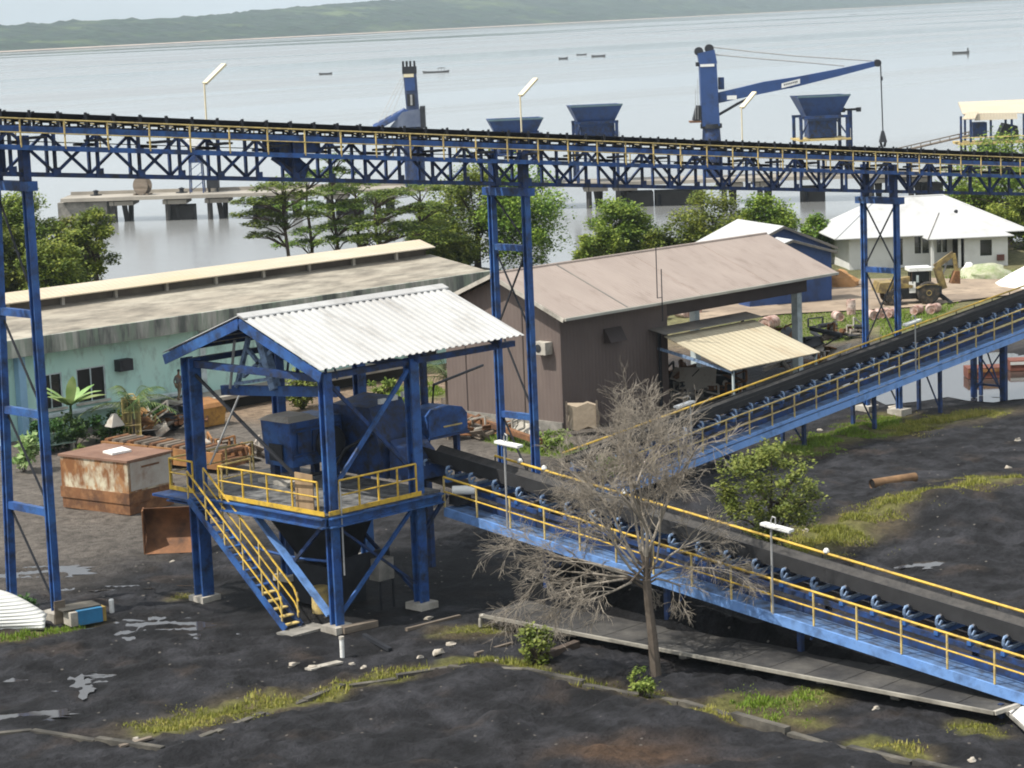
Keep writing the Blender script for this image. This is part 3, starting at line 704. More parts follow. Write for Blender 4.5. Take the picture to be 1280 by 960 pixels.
for px in (650, 680, 781, 1033):
    q = P(px, 575 + (px - 650) * .29, x=57.92); c = A1(q.y, 2.52, 1.42)
    part('rail_lamp', MB().blob(c + V((0, 0, .08)), .10, px, 8, 5, .1), WHITE, c1)
C2Z = lambda x: .68 + .0935 * (x - 73.5)
c2, A2 = incline('ground_conveyor', 'blue conveyor with yellow rails rising to the right under the gallery', 71.0, 114.0,
                 lambda x: V((x, 65.95, C2Z(x))), V((0, .88, 0)), 1, 'x', 0, True)
tx = 100.9
tr = part('trestle', MB().bar((tx, 66.2, 0), (tx, 66.2, C2Z(tx) - .45), .24, .24).bar((tx, 68.0, 0), (tx, 68.0, C2Z(tx) - .45), .24, .24)
          .bar((tx, 66.2, .25), (tx, 68, C2Z(tx) - .6), .06, .06).bar((tx, 68, .25), (tx, 66.2, C2Z(tx) - .6), .06, .06).bar((tx, 66.2, .7), (tx, 68.0, .7), .1, .1), BLUED, c2)
light_pole('conveyor_lamp', 'white tube lamp on a gooseneck pole nearest the shed', A1(55.85, -.03, .0), 2.95, (0, .35, -.02), (0, -.75, -.08), True, WHITE, 'tube lamps along the conveyors')
light_pole('conveyor_lamp', 'white tube lamp on a gooseneck pole right of the bare tree in the foreground', A1(44.6, -.03, .0), 2.72, (0, .32, .05), (0, -.78, -.05), True, WHITE, 'tube lamps along the conveyors')
light_pole('conveyor_lamp', 'white tube lamp on a gooseneck pole behind the bare tree top', A2(76.6, -.03, .0), 2.45, (-.95, 0, -.1), (.15, 0, .0), True, WHITE, 'tube lamps along the conveyors')
light_pole('conveyor_lamp', 'white tube lamp on a gooseneck pole in front of the white house', A2(93.0, -.03, .0), 2.45, (-.85, 0, -.1), (.35, 0, .02), True, WHITE, 'tube lamps along the conveyors')

# ---- low slab along the incline
SLZ = .42
SLABM = M('coal_dusted_slab', (.085, .08, .072), .95, .35, 1.2, col2=(.03, .029, .029), cover=.55, bump=.3, world=True)
qa, qb = P(600, 768, z=SLZ), P(1243, 890, z=SLZ)
sb = thing('low_platform', 'long low grey slab platform with pale edge lying along the conveyor', 'platform', (qa.x, qa.y, 0))
dd = (qb - qa); ln = dd.length; dd /= ln; ac = V((-dd.y, dd.x, 0));
if ac.x < 0: ac = -ac
np_ = 15
for i in range(np_):
    a = qa + dd * (ln * i / np_ + .015); b = qa + dd * (ln * (i + 1) / np_ - .015)
    part('slab', MB().hexa([a + ac * .07 - V((0, 0, .09)), b + ac * .07 - V((0, 0, .09)), b + ac * 2.3 - V((0, 0, .09)), a + ac * 2.3 - V((0, 0, .09))],
                           [a + ac * .07, b + ac * .07, b + ac * 2.3, a + ac * 2.3]), SLABM, sb)
    if i % 2 == 0: part('support_block', MB().hexa([a + ac * .7 + V((0, 0, -.6)), a + ac * .7 + dd * .3 + V((0, 0, -.6)), a + ac * 2 + dd * .3 + V((0, 0, -.6)), a + ac * 2 + V((0, 0, -.6))],
                           [a + ac * .7 + V((0, 0, -.092)), a + ac * .7 + dd * .3 + V((0, 0, -.092)), a + ac * 2 + dd * .3 + V((0, 0, -.092)), a + ac * 2 + V((0, 0, -.092))]), CONC, sb)
part('edge_strip', MB().bar(qa - V((0, 0, .03)), qb - V((0, 0, .03)), .10, .10), M('edge_concrete', (.30, .28, .235), .9, .3, 1.0, col2=(.13, .12, .10), cover=.4, world=True), sb)
part('edge_strip', MB().tube([qa + V((.0, 0, -.42)), qa + V((0, 0, -.15)), qa + dd * .06 + V((0, 0, -.04)), qa + dd * .2 + V((0, 0, -.0))], .065, 8), CONCL, sb)
part('end_strip', MB().bar(qb - V((0, 0, .03)), qb + ac * .9 + dd * .25 + V((0, 0, .03)), .12, .11), CONCL, sb)

# ================================================================== crusher shed
XS, XE, YF, YB, YR = 50.55, 54.4, 59.2, 66.3, 62.85
ZD = 4.0; ZE = 8.75
sh = thing('crusher_shed', 'open blue steel shed on tall columns with white corrugated roof and yellow railed platform', 'shed', (XS, YF, 0))
def col(x, y, zt, w=.42, foot=True):
    part('column', MB().hbeam((x, y, .22 if foot else ZD), (x, y, zt), w, (0, 1, 0), .07), BLUE, sh)
    if foot: part('footing', MB().box(x - .4, x + .4, y - .4, y + .4, -.3, .22), CONCL, sh)
for x, y, cw in ((XS, YF, .34), (XE, YF, .38), (XS, YB, .5), (XE, YB, .36), (58.3, YB, .36)): col(x, y, ZE - .08, cw)
part('back_wall_post', MB().bar((58.3, YF + 3.6, .2), (58.3, YF + 3.6, 9.9), .2, .2), BLUED, sh)
X0, X1 = 50.0, 59.45; EY0, EY1 = 58.78, 67.1; RZ = 10.38; EZ = 8.86
slope_f = V((0, EY0 - YR, EZ - RZ)); slope_b = V((0, EY1 - YR, EZ - RZ))
part('roof_sheet', MB().ribs((X0, YR - .05, RZ), (X1, YR - .05, RZ), slope_f, .31, .05), WHITESHEET, sh)
part('roof_sheet', MB().ribs((X0, YR + .05, RZ), (X1, YR + .05, RZ), slope_b, .31, .05), WHITESHEET, sh)
part('ridge_cap', MB().hexa([(X0 - .03, YR - .35, RZ - .06), (X1 + .03, YR - .35, RZ - .06), (X1 + .03, YR, RZ + .06), (X0 - .03, YR, RZ + .06)],
                            [(X0 - .03, YR - .33, RZ - .02), (X1 + .03, YR - .33, RZ - .02), (X1 + .03, YR, RZ + .10), (X0 - .03, YR, RZ + .10)]), WHITESHEET, sh)
for s, e in ((slope_f, EY0), (slope_b, EY1)):                # gable fascia and rafters
    for x, dpt, mt in ((X0 + .04, .34, BLUE), (XE, .26, BLUED), (58.3, .26, BLUED)):
        a = V((x, YR, RZ - .08 - dpt / 2)); b = a + s
        part('barge_board' if x < 50.3 else 'rafter', MB().bar(a, b, .07, dpt), mt, sh)
    for k in range(5):
        p = V((0, YR, RZ - .09)) + s * ((k + .4) / 5)
        part('purlin', MB().bar((X0 + .1, p.y, p.z), (X1 - .05, p.y, p.z), .07, .12), BLUED, sh)
part('eave_beam', MB().bar((XS + .2, YF, ZE - .2), (X1 - .1, YF, ZE - .2), .18, .2), BLUED, sh)
part('eave_beam', MB().bar((XS + .2, YB, ZE - .2), (X1 - .1, YB, ZE - .2), .18, .2), BLUED, sh)
for x in (XS, XE): part('tie_beam', MB().bar((x, YF + .22, ZE - .28), (x, YB - .22, ZE - .28), .16, .24), BLUED, sh)
part('crane_rail', MB().bar((51.6, 65.9, 7.42), (51.6, 59.8, 7.85), .22, .34), BLUE, sh)
# hoist frame hanging under the gable
hf_ = part('hoist_frame', MB().bar((51.5, 65.0, 7.6), (51.5, 64.2, 9.4), .14, .14).bar((51.5, 62.9, 7.7), (51.5, 63.6, 9.6), .3, .3).bar((51.5, 64.6, 8.0), (51.5, 63.0, 9.0), .12, .12)
            .bar((51.5, 64.3, 9.0), (51.5, 62.9, 7.9), .12, .12).bar((51.55, 64.9, 7.75), (51.55, 62.8, 8.1), .5, .1), IDLER, sh)
part('hoist_pole', MB().tube([(51.2, 65.0, 7.6), (51.2, 64.6, 9.3)], .05, 6), GREYPOLE, sh)
for k in range(5):
    part('lattice_bar', MB().bar((53.2, 64.3 - .5 * k, 7.9), (53.2, 63.9 - .5 * k, 9.5), .06, .06), BLUED, sh)
    part('lattice_bar', MB().bar((53.26, 63.7 - .5 * k, 7.9), (53.26, 64.2 - .5 * k, 9.5), .05, .05), BLUED, sh)
part('lattice_bar', MB().bar((53.2, 64.6, 8.4), (53.2, 62.0, 8.7), .08, .08), BLUED, sh)
# platform
part('platform_deck', MB().box(50.12, 55.3, 58.98, 67.3, ZD - .08, ZD), M('platform_plate', (.17, .17, .165), .75, .2, 1.4, grime=COALDUST, gamt=.45), sh)
for a, b in (((50.1, 67.35), (50.1, 58.98)), ((50.2, 58.95), (55.3, 58.95)), ((50.2, 67.3), (55.2, 67.3)), ((52.5, 59.1), (52.5, 67.2))):
    part('platform_beam', MB().hbeam((*a, ZD - .26), (*b, ZD - .26), .34, (0, 0, 1), .05), BLUE, sh)
rails(sh, (50.12, 64.55, ZD + .03), (50.12, 59.35, ZD + .03), (1.05, .55), 4, YEL, .05, 0, .036)
part('toe_plate', MB().box(50.06, 50.09, 59.0, 64.5, ZD - .02, ZD + .13), YEL, sh)
rails(sh, (50.75, 58.98, ZD + .03), (54.2, 58.98, ZD + .03), (1.05, .55), 4, YEL, .05, 0, .036)
part('toe_plate', MB().box(50.2, 54.35, 58.90, 58.93, ZD - .02, ZD + .13), YEL, sh)
rails(sh, (50.12, 67.3, ZD + .03), (50.12, 66.0, ZD + .03), (1.05, .55), 1, YEL, .05, 0, .036)
part('toe_plate', MB().box(50.06, 50.09, 66.0, 67.3, ZD - .02, ZD + .13), YEL, sh)
rails(sh, (50.2, 67.32, ZD + .03), (53.9, 67.32, ZD + .03), (1.05, .55), 3, YELW, .05, 0, .034)
rails(sh, (50.3, 64.6, ZD + .03), (51.7, 64.75, ZD + .03), (1.05, .55), 1, YELW, .05, 0, .034)
# braces
part('knee_brace', MB().bar((50.5, 63.2, ZD - .45), (50.5, 59.5, .5), .1, .26, (1, 0, 0)), BLUEL, sh)
part('brace', MB().bar((50.6, 61.3, 2.1), (50.6, 59.6, 3.6), .08, .12), BLUED, sh)
part('brace', MB().bar((XS + .2, 59.15, .6), (XE - .2, 59.15, 3.6), .09, .12), BLUE, sh)
part('brace', MB().bar((XS + .2, 59.22, 3.5), (XE - .2, 59.22, .9), .08, .08), BLUED, sh)
part('brace', MB().bar((XS + .2, 59.15, ZD + .9), (XE - .2, 59.15, 8.3), .09, .14), BLUE, sh)
part('brace', MB().bar((XS + .2, 59.25, 8.3), (XE - .2, 59.25, ZD + .9), .09, .12), BLUED, sh)
part('brace', MB().bar((XS, 66.1, 8.1), (XS + .8, 61.4, ZD + .5), .09, .09), STEELDK, sh)
part('brace', MB().tube([(50.7, 63.9, 7.5), (50.3, 65.2, ZD + 1.05)], .035, 6), GREYPOLE, sh)
part('brace', MB().bar((XE, 59.4, .5), (XE, 64, 3.6), .09, .12), BLUED, sh)
part('brace', MB().bar((XE + .2, 59.2, 2.6), (XE + 1.4, 59.2, 3.7), .09, .12), BLUED, sh)
part('conduit', MB().tube([(50.72, 58.9, 1.9), (50.72, 58.9, ZD + 1.05)], .03, 6), GREYPOLE, sh)
part('ring_duct', MB().tube([(50.7 + .02 * i, 63.6 - .45 * i, 2.25 - .10 * math.sin(i * math.pi / 9)) for i in range(10)], .05, 6), BLUE, sh)
# staircase
st = part('staircase', MB().bar((49.35, 65.3, 3.95), (49.35, 60.45, .1), .06, .24).bar((50.05, 65.3, 3.95), (50.05, 60.45, .1), .06, .24), BLUE, sh)
NT = 17
for i in range(NT):
    f = (i + .5) / NT; y = 65.3 - 4.85 * f; z = 3.95 - 3.85 * f
    part('tread', MB().box(49.385, 50.015, y - .11, y + .11, z - .02, z + .02), YELW if i > 11 else BLUE, st)
for x in (49.35, 50.05):
    for h, r in ((1.0, .036), (.52, .028)):
        part('stair_rail', MB().tube([(x, 65.3, 3.95 + h), (x, 60.75, .34 + h), (x, 60.55, .12 + h * .8)], r, 6), YEL, st)
    for i in range(6):
        f = i / 5; y = 65.3 - 4.7 * f; z = 3.95 - 3.73 * f
        part('stair_post', MB().bar((x, y, z), (x, y, z + 1.0), .045, .045), YELW, st)
part('stair_landing', MB().box(49.3, 50.1, 65.3, 67.3, ZD - .12, ZD - .04), BLUE, sh)
part('foot_slab', MB().box(49.0, 50.6, 59.7, 60.5, -.2, .08), CONC, sh)
# machines on the platform
cr = thing('crusher', 'dark blue crusher housing with grey lid and coal chute on the shed platform', 'crusher', (53.5, 64.6, ZD))
CX = 1.05
part('housing', MB().hexa([(51.95 + CX, 64.0, 4.6), (55.3, 64.0, 4.6), (55.3, 65.5, 4.6), (51.95 + CX, 65.5, 4.6)], [(51.85 + CX, 63.95, 6.2), (55.3, 63.95, 6.2), (55.3, 65.55, 6.2), (51.85 + CX, 65.55, 6.2)]), BLUE, cr)
part('lid', MB().hexa([(51.75 + CX, 63.9, 6.21), (54.2, 63.9, 6.21), (54.2, 65.6, 6.21), (51.75 + CX, 65.6, 6.21)], [(52.0 + CX, 64.2, 6.38), (54.0, 64.2, 6.38), (54.0, 65.3, 6.38), (52.0 + CX, 65.3, 6.38)]), RUSTGREY, cr)
part('inspection_hatch', MB().box(51.80 + CX, 51.85 + CX, 64.4, 65.1, 4.8, 5.4), STEELDK, cr)
for z in (4.95, 5.9): part('stiffening_rib', MB().box(51.95 + CX, 55.25, 63.90, 63.935, z, z + .07), BLUED, cr)
for k in range(3): part('side_door', MB().box(53.2 + .7 * k, 53.8 + .7 * k, 63.905, 63.93, 5.08, 5.82), BLUED, cr)
for x, y in ((52.2 + CX, 64.2), (55.1, 64.2), (52.2 + CX, 65.3), (55.1, 65.3)): part('leg', MB().box(x - .12, x + .12, y - .12, y + .12, ZD, 4.59), BLUED, cr)
part('foot_plate', MB().box(52.6, 53.3, 63.9, 65.5, ZD + .005, ZD + .14), CONCL, cr)
part('cooling_pipe', MB().tube([(53.4, 63.7, 4.3), (54.6, 63.7, 4.3), (55.0, 63.5, 5.0), (55.3, 62.4, 5.6)], .07, 8), STEELDK, cr)
part('feed_chute', MB().hexa([(55.42, 61.8, 4.05), (57.6, 61.8, 4.05), (57.6, 64.6, 4.05), (55.42, 64.6, 4.05)], [(55.42, 62.6, 6.5), (57.0, 62.6, 6.7), (57.0, 64.6, 6.7), (55.42, 64.6, 6.5)]), BLUED, cr)
part('chute_lining', MB().hexa([(55.5, 60.6, 4.05), (57.3, 60.6, 4.05), (57.3, 61.75, 4.05), (55.5, 61.75, 4.05)], [(55.6, 61.2, 4.9), (57.2, 61.2, 4.9), (57.2, 61.78, 5.4), (55.6, 61.78, 5.4)]), BLUED, cr)
part('gear_case', MB().lathe((54.6, 63.6, 5.3), [(.02, 0), (.55, .02), (.6, .1), (.6, .34), (.02, .36)], 18, 'y'), STEELDK, cr)
for k in range(3): part('junction_box', MB().box(55.7 + .55 * k, 56.0 + .55 * k, 62.3, 62.42, 6.62 + .05 * k, 6.8 + .05 * k), WHITE, cr)
mo = thing('drive_cover', 'blue rounded drive cover over the conveyor head right of the shed column', 'machine cover', (58.2, 62.0, 4.6))
prof = [(57.3, 5.25), (59.2, 5.25), (59.2, 5.9), (58.95, 6.15), (58.3, 6.28), (57.6, 6.2), (57.3, 6.0)]
part('cover', MB().prism([(x, 61.55, z) for x, z in prof], (0, 1.1, 0)), BLUE, mo)
part('cover_strip', MB().box(58.0, 58.9, 61.51, 61.545, 5.52, 5.57), YELW, mo)
part('cover_lip', MB().box(57.25, 59.25, 61.5, 62.7, 5.16, 5.245), BLUED, mo)
for x in (57.45, 59.05): part('leg', MB().box(x - .08, x + .08, 61.9, 62.1, 2.2, 5.155), BLUED, mo)
part('pipe', MB().tube([(58.5, 62.6, 6.2), (58.6, 62.6, 6.9), (62, 63.5, 7.1)], .05, 6), STEELDK, mo)
ph = thing('drive_motor', 'small pale motor on the walkway where the conveyor enters the shed', 'motor', (55.9, 58.9, 3.45))
part('motor_body', MB().tube([(55.8, 58.9, 3.9), (56.3, 58.3, 3.9)], .16, 10), WHITE, ph)
part('motor_foot', MB().box(55.7, 56.3, 58.5, 59.0, 3.42, 3.74), STEELDK, ph)
solo('plywood_panel', MB().bar((50.32, 60.7, ZD + .02 + .62), (50.28, 59.75, ZD + .02 + .62), .04, 1.24), PLY, 'brown plywood panel standing behind the yellow rail of the shed platform', 'panel', (50.3, 60.2, ZD + .02))
solo('warning_plate', MB().box(50.26, 50.29, 59.30, 59.4, 5.35, 5.6), WHITE, 'tiny white plate fixed on the front blue column of the shed', 'plate', (50.27, 59.35, 5.35)) if False else None
# dark machinery under the platform
um = thing('lower_chute', 'dark steel hopper and chute hanging below the shed platform', 'chute', (53, 62.5, 0))
part('hopper', MB().hexa([(52.6, 61.8, 1.5), (53.8, 61.8, 1.5), (53.8, 63.4, 1.5), (52.6, 63.4, 1.5)], [(51.6, 60.9, 3.6), (54.2, 60.9, 3.6), (54.2, 64.4, 3.6), (51.6, 64.4, 3.6)]), STEELDK, um)
part('frame', MB().box(52.4, 54.0, 61.6, 63.6, .0, 1.45), STEELDK, um)
part('side_guard', MB().box(52.0, 54.2, 60.5, 60.56, 1.2, 2.0), STEELDK, um)
wb = thing('switch_box', 'white framed switch box on legs in the shade under the shed', 'box', (54.0, 60.2, 0))
part('case', MB().box(53.3, 54.0, 60.1, 60.6, 1.0, 1.75), CONC, wb)
for x in (53.35, 53.95): part('leg', MB().box(x - .03, x + .03, 60.1, 60.16, 0, .995), STEELDK, wb)
solo('yellow_drum', MB().lathe((51.9, 61.6, 0), [(.3, 0), (.31, .3), (.3, .32), (.31, .6), (.3, .9), (.02, .9)], 16), YELW, 'dull yellow drum in the shade behind the stair rail', 'drum', (51.9, 61.6, 0))
# ================================================================== long green building (eave along x)
gb = thing('green_building', 'long low pale green building with stained concrete roof, raised cream ridge vent and dark windows', 'building', (65, 101, 0))
GX0, GX1 = 64.7, 98.6
def wall_x(par, x0, x1, y, z0, z1, holes, mat, th=.18, name='wall'):
    """wall along x facing -y, solid pieces round the openings"""
    hs = sorted(holes); m = MB(); x = x0
    for a, b, c, d in hs:
        if a > x + .001: m.box(x, a, y, y + th, z0, z1)
        if c > z0: m.box(a, b, y, y + th, z0, c)
        if d < z1: m.box(a, b, y, y + th, d, z1)
        x = b
    if x < x1: m.box(x, x1, y, y + th, z0, z1)
    return part(name, m, mat, par)
def hole(pxs, y): 
    (xa, ya), (xb, yb) = pxs; a, b = P(xa, ya, y=y), P(xb, yb, y=y)
    return (a.x, b.x, min(a.z, b.z), max(a.z, b.z))
GH = [hole(((52, 513), (77, 465)), 101), hole(((98, 504), (131, 456)), 101),       (88.2, 90.2, 1.3, 2.9), (92.6, 95.0, .4, 2.9), (96.2, 97.6, .4, 2.9)]
wall_x(gb, GX0, GX1, 101, -.3, 4.32, GH, TEAL)
for i, (a, b, c, d) in enumerate(GH):
    f = part('window', MB().box(a, b, 101.12, 101.14, c, d), DARK if i % 2 else GLASSD, gb)
    part('window_frame', MB().box(a, b, 101.03, 101.08, d - .07, d).box(a, a + .07, 101.03, 101.08, c, d - .07).box(b - .07, b, 101.03, 101.08, c, d - .07).box((a + b) / 2 - .03, (a + b) / 2 + .03, 101.03, 101.08, c, d - .07), PALEW, f)
    part('window_sill', MB().box(a - .15, b + .15, 100.85, 101.0, c - .12, c), CONCL, f)
part('end_wall', MB().box(GX0 - .18, GX0, 101, 111, -.3, 4.32), PALEW, gb)
part('end_wall', MB().box(GX1, GX1 + .18, 101, 111, -.3, 4.32), TEAL, gb)
part('back_wall', MB().box(GX0, GX1, 111, 111.2, -.3, 4.32), TEAL, gb)
part('porch_column', MB().box(GX0 - .1, GX0 + .25, 100.4, 100.75, -.2, 4.2), PALEW, gb)
part('porch_column', MB().box(66.05, 66.45, 100.55, 100.98, -.2, 4.2), M('sky_blue_paint', (.25, .42, .58), .8, .1, 1), gb)
part('pilaster', MB().box(77.6, 77.95, 100.86, 100.997, -.2, 4.2), PALEW, gb)
part('fascia', MB().box(GX0 - .6, GX1 + .4, 100.12, 100.32, 4.25, 5.14), FASCIA, gb)
part('fascia', MB().box(GX1 + .2, GX1 + .4, 100.322, 111.6, 4.35, 5.14), FASCIA, gb)
part('soffit', MB().box(GX0 - .6, GX1 + .19, 100.325, 100.99, 4.25, 4.34), PALEW, gb)
for s_ in (0, 1):
    ya, yb = (100.33, 105.3) if s_ == 0 else (111.7, 106.9)
    part('roof_slab', MB().hexa([(GX0 - .6, ya, 4.95), (GX1 + .19, ya, 4.95), (GX1 + .19, yb, 5.72), (GX0 - .6, yb, 5.72)], [(GX0 - .6, ya, 5.12), (GX1 + .19, ya, 5.12), (GX1 + .19, yb, 5.9), (GX0 - .6, yb, 5.9)]), ROOFSLAB, gb)
vt = part('ridge_vent', MB().box(GX0 - .5, GX1 - .3, 105.35, 106.85, 5.6, 6.32), M('vent_band', (.10, .085, .07), .9, .2, .8, col2=(.17, .15, .12), cover=.4), gb)
for i in range(10):
    x = GX0 + .6 + 3.4 * i
    part('vent_post', MB().box(x - .09, x + .09, 105.12, 105.3, 5.86, 6.38), CONCL, vt)
part('vent_roof', MB().hexa([(GX0 - .7, 104.75, 6.33), (GX1 + .1, 104.75, 6.33), (GX1 + .1, 106.1, 6.72), (GX0 - .7, 106.1, 6.72)], [(GX0 - .7, 104.75, 6.39), (GX1 + .1, 104.75, 6.39), (GX1 + .1, 106.1, 6.78), (GX0 - .7, 106.1, 6.78)])
     .hexa([(GX0 - .7, 106.102, 6.72), (GX1 + .1, 106.102, 6.72), (GX1 + .1, 107.4, 6.33), (GX0 - .7, 107.4, 6.33)], [(GX0 - .7, 106.102, 6.78), (GX1 + .1, 106.102, 6.78), (GX1 + .1, 107.4, 6.39), (GX0 - .7, 107.4, 6.39)]), CREAM, vt)
def aircon(par, x, y, z, dirn, mat=CONCL):
    dx_, dy_ = dirn
    m = MB().box(x - .42 if dy_ else x, x + .42 if dy_ else x + dx_ * .5, min(y, y + dy_ * .5) if dy_ else y - .42, max(y, y + dy_ * .5) if dy_ else y + .42, z, z + .6) if dy_ else MB().box(min(x, x + dx_ * .5), max(x, x + dx_ * .5), y - .42, y + .42, z, z + .6)
    a = part('air_conditioner', m, mat, par)
    if dy_: part('fan_grille', MB().lathe((x - .1, y + dy_ * .5, z + .3), [(.02, 0), (.2, 0), (.2, dy_ * .02), (.02, dy_ * .03)], 14, 'y'), STEELDK, a)
    else: part('fan_grille', MB().lathe((x + dx_ * .5, y + .05, z + .3), [(.02, 0), (.2, 0), (.2, dx_ * .02), (.02, dx_ * .03)], 14, 'x'), STEELDK, a)
part('planter_ledge', MB().box(66.6, 77.4, 100.35, 100.84, .95, 1.1), PALEW, gb)
ap = P(153, 463, y=100.9); aircon(gb, ap.x, 100.995, ap.z, (0, -1), STEELDK)
for pa, pb, yo in (((452, 470), (505, 447), 1.2), ((385, 470), (432, 462), .9)):
    a, b = P(*pa, y=101), P(*pb, y=101)
    z1 = max(a.z, b.z) + .1
    part('awning', MB().hexa([(a.x, 100.99, z1 - .04), (b.x, 100.99, z1 - .04), (b.x, 100.99 - yo, z1 - .74), (a.x, 100.99 - yo, z1 - .74)], [(a.x, 100.99, z1), (b.x, 100.99, z1), (b.x, 100.99 - yo, z1 - .7), (a.x, 100.99 - yo, z1 - .7)]), TEALA, gb)
for x in (90.9, 96.0): part('wall_pier', MB().box(x, x + .3, 99.2, 99.5, 0, 4.2), TEALA, gb)
mwalk = M('walk_concrete', (.36, .33, .28), .9, .15, 1.2, col2=(.2, .17, .14), cover=.35)
wk = thing('raised_walkway', 'raised concrete walkway with dark open underside along the green wall', 'walkway', (76, 99.5, 0))
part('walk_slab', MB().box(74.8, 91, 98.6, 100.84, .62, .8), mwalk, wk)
part('underside_shade', MB().box(75.0, 90.8, 99.2, 100.8, -.2, .615), DARK, wk)  # near-black block stands in for shade in the open underside
# man walking on it
mp_ = P(211, 499, z=.8)
man = thing('person', 'man in grey shirt and khaki trousers walking along the green wall', 'person', (mp_.x, 99.7, .8), rz=math.radians(20))
def skin_fig(name, verts, edges, rad, mat, par, root=0, lv=1):
    me = bpy.data.meshes.new(name); me.from_pydata([tuple(v) for v in verts], edges, [])
    o = bpy.data.objects.new(name, me); COL.objects.link(o); o.parent = par
    md = o.modifiers.new('skin', 'SKIN'); md.use_smooth_shade = True
    for i, r in enumerate(rad):
        q = me.skin_vertices[0].data[i]; q.radius = (r, r); q.use_root = (i == root)
    sb_ = o.modifiers.new('sub', 'SUBSURF'); sb_.levels = lv; sb_.render_levels = lv
    me.materials.append(mat); return o
HS = 1.62 / 1.75
fv = [(0, 0, .92), (0, 0, 1.12), (.03, 0, 1.36), (.05, 0, 1.47), (.07, 0, 1.56), (.09, 0, 1.68),
      (.02, .09, .88), (.16, .10, .5), (.06, .10, .09), (.22, .10, .04),
      (-.02, -.09, .88), (-.06, -.10, .5), (-.32, -.10, .14), (-.22, -.10, .05),
      (.03, .19, 1.36), (-.08, .24, 1.1), (.02, .25, .86), (.05, .25, .77), (.03, -.19, 1.36), (.1, -.24, 1.1), (.27, -.24, .92), (.33, -.24, .86)]
fe = [(0, 1), (1, 2), (2, 3), (3, 4), (4, 5), (0, 6), (6, 7), (7, 8), (8, 9), (0, 10), (10, 11), (11, 12), (12, 13), (2, 14), (14, 15), (15, 16), (16, 17), (2, 18), (18, 19), (19, 20), (20, 21)]
fr = [.13, .12, .14, .055, .07, .085, .085, .058, .04, .035, .085, .058, .04, .035, .055, .042, .033, .035, .055, .042, .033, .035]
fv = [V(v) * HS for v in fv]; fr = [r * HS for r in fr]
skin_fig('body', fv, fe, fr, SKIN, man)
sub = lambda ids, k: ([fv[i] for i in ids], [(ids.index(a), ids.index(b)) for a, b in fe if a in ids and b in ids], [fr[i] * k for i in ids])
v_, e_, r_ = sub([0, 6, 7, 8, 10, 11, 12], 1.22); skin_fig('trousers', v_, e_, r_, TROUSERS, man)
v_, e_, r_ = sub([0, 1, 2, 14, 15, 18, 19], 1.2); skin_fig('shirt', v_, e_, r_, SHIRT, man)
mb = MB().blob(V((.085, 0, 1.70)) * HS, (.098 * HS, .088 * HS, .085 * HS), 3, 10, 6, .05); part('hair', mb, HAIR, man, True)

# ================================================================== brown clad building
bb = thing('brown_building', 'brown clad building with wide brown gable roof and open bay at its right end', 'building', (82.4, 79, 0))
BX0, BX1, BY0, BY1, BYR = 81.75, 103.1, 78.1, 87.7, 82.9; BZ, BRZ = 5.66, 7.56
part('front_wall', MB().box(82.4, 90.2, 79.0, 79.15, -.2, 5.55), BROWNWALL, bb)
part('front_band', MB().box(90.202, 101.6, 79.0, 79.15, 4.72, 5.55), BROWNDK, bb)
part('gable_wall', MB().prism([(82.4, 79.151, -.2), (82.4, 87.0, -.2), (82.4, 87.0, 5.75), (82.4, 82.9, 7.36), (82.4, 79.151, 5.75)], (.15, 0, 0)), BROWNGABLE, bb)
part('back_wall', MB().box(82.551, 90.2, 86.85, 87.0, -.2, 5.55), BROWNWALL, bb)
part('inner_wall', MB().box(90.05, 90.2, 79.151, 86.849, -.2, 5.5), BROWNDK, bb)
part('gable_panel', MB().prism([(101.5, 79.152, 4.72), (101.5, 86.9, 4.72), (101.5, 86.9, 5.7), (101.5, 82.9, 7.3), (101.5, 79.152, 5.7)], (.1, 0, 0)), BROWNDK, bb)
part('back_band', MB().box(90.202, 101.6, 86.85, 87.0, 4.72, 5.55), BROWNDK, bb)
for x, y in ((101.2, 79.4), (101.2, 86.6), (95.8, 86.6)): part('pillar', MB().box(x - .2, x + .2, y - .2, y + .2, -.2, 4.715), PALEW, bb)
for ya in (BY0, BY1):
    part('roof_sheet', MB().hexa([(BX0, ya, BZ - .05), (BX1, ya, BZ - .05), (BX1, BYR, BRZ - .05), (BX0, BYR, BRZ - .05)], [(BX0, ya, BZ), (BX1, ya, BZ), (BX1, BYR, BRZ), (BX0, BYR, BRZ)]), BROWNROOF, bb)
    part('barge_board', MB().bar((BX0 - .03, ya, BZ - .12), (BX0 - .03, BYR, BRZ - .12), .05, .2), CONCL, bb)
    part('barge_board', MB().bar((BX1 + .03, ya, BZ - .12), (BX1 + .03, BYR, BRZ - .12), .05, .2), BROWNDK, bb)
part('gutter', MB().box(BX0, BX1, BY0 - .12, BY0 - .002, BZ - .14, BZ - .01), M('gutter_grey', (.42, .41, .35), .6, .15, 1), bb)
for x in (86.3, 91.9, 97.4): part('sheet_lap', MB().bar((x, BY0 + .02, BZ + .012), (x, BYR - .1, BRZ - .03), .10, .02), GREYROOF if x < 87 else BROWNROOF, bb)
part('ridge_cap', MB().tube([(BX0, BYR, BRZ - .01), (BX1, BYR, BRZ - .01)], .09, 8), BROWNROOF, bb)
vent = P(510, 0, y=78.9)
a = P(757, 420, y=78.95); h_ = part('louvre_hood', MB().hexa([(a.x - .1, 78.99, a.z - .35), (a.x + 1.1, 78.99, a.z - .35), (a.x + 1.1, 78.5, a.z - .3), (a.x - .1, 78.5, a.z - .3)], [(a.x - .1, 78.99, a.z + .35), (a.x + 1.1, 78.99, a.z + .35), (a.x + 1.1, 78.9, a.z + .34), (a.x - .1, 78.9, a.z + .34)]), BROWNDK, bb)
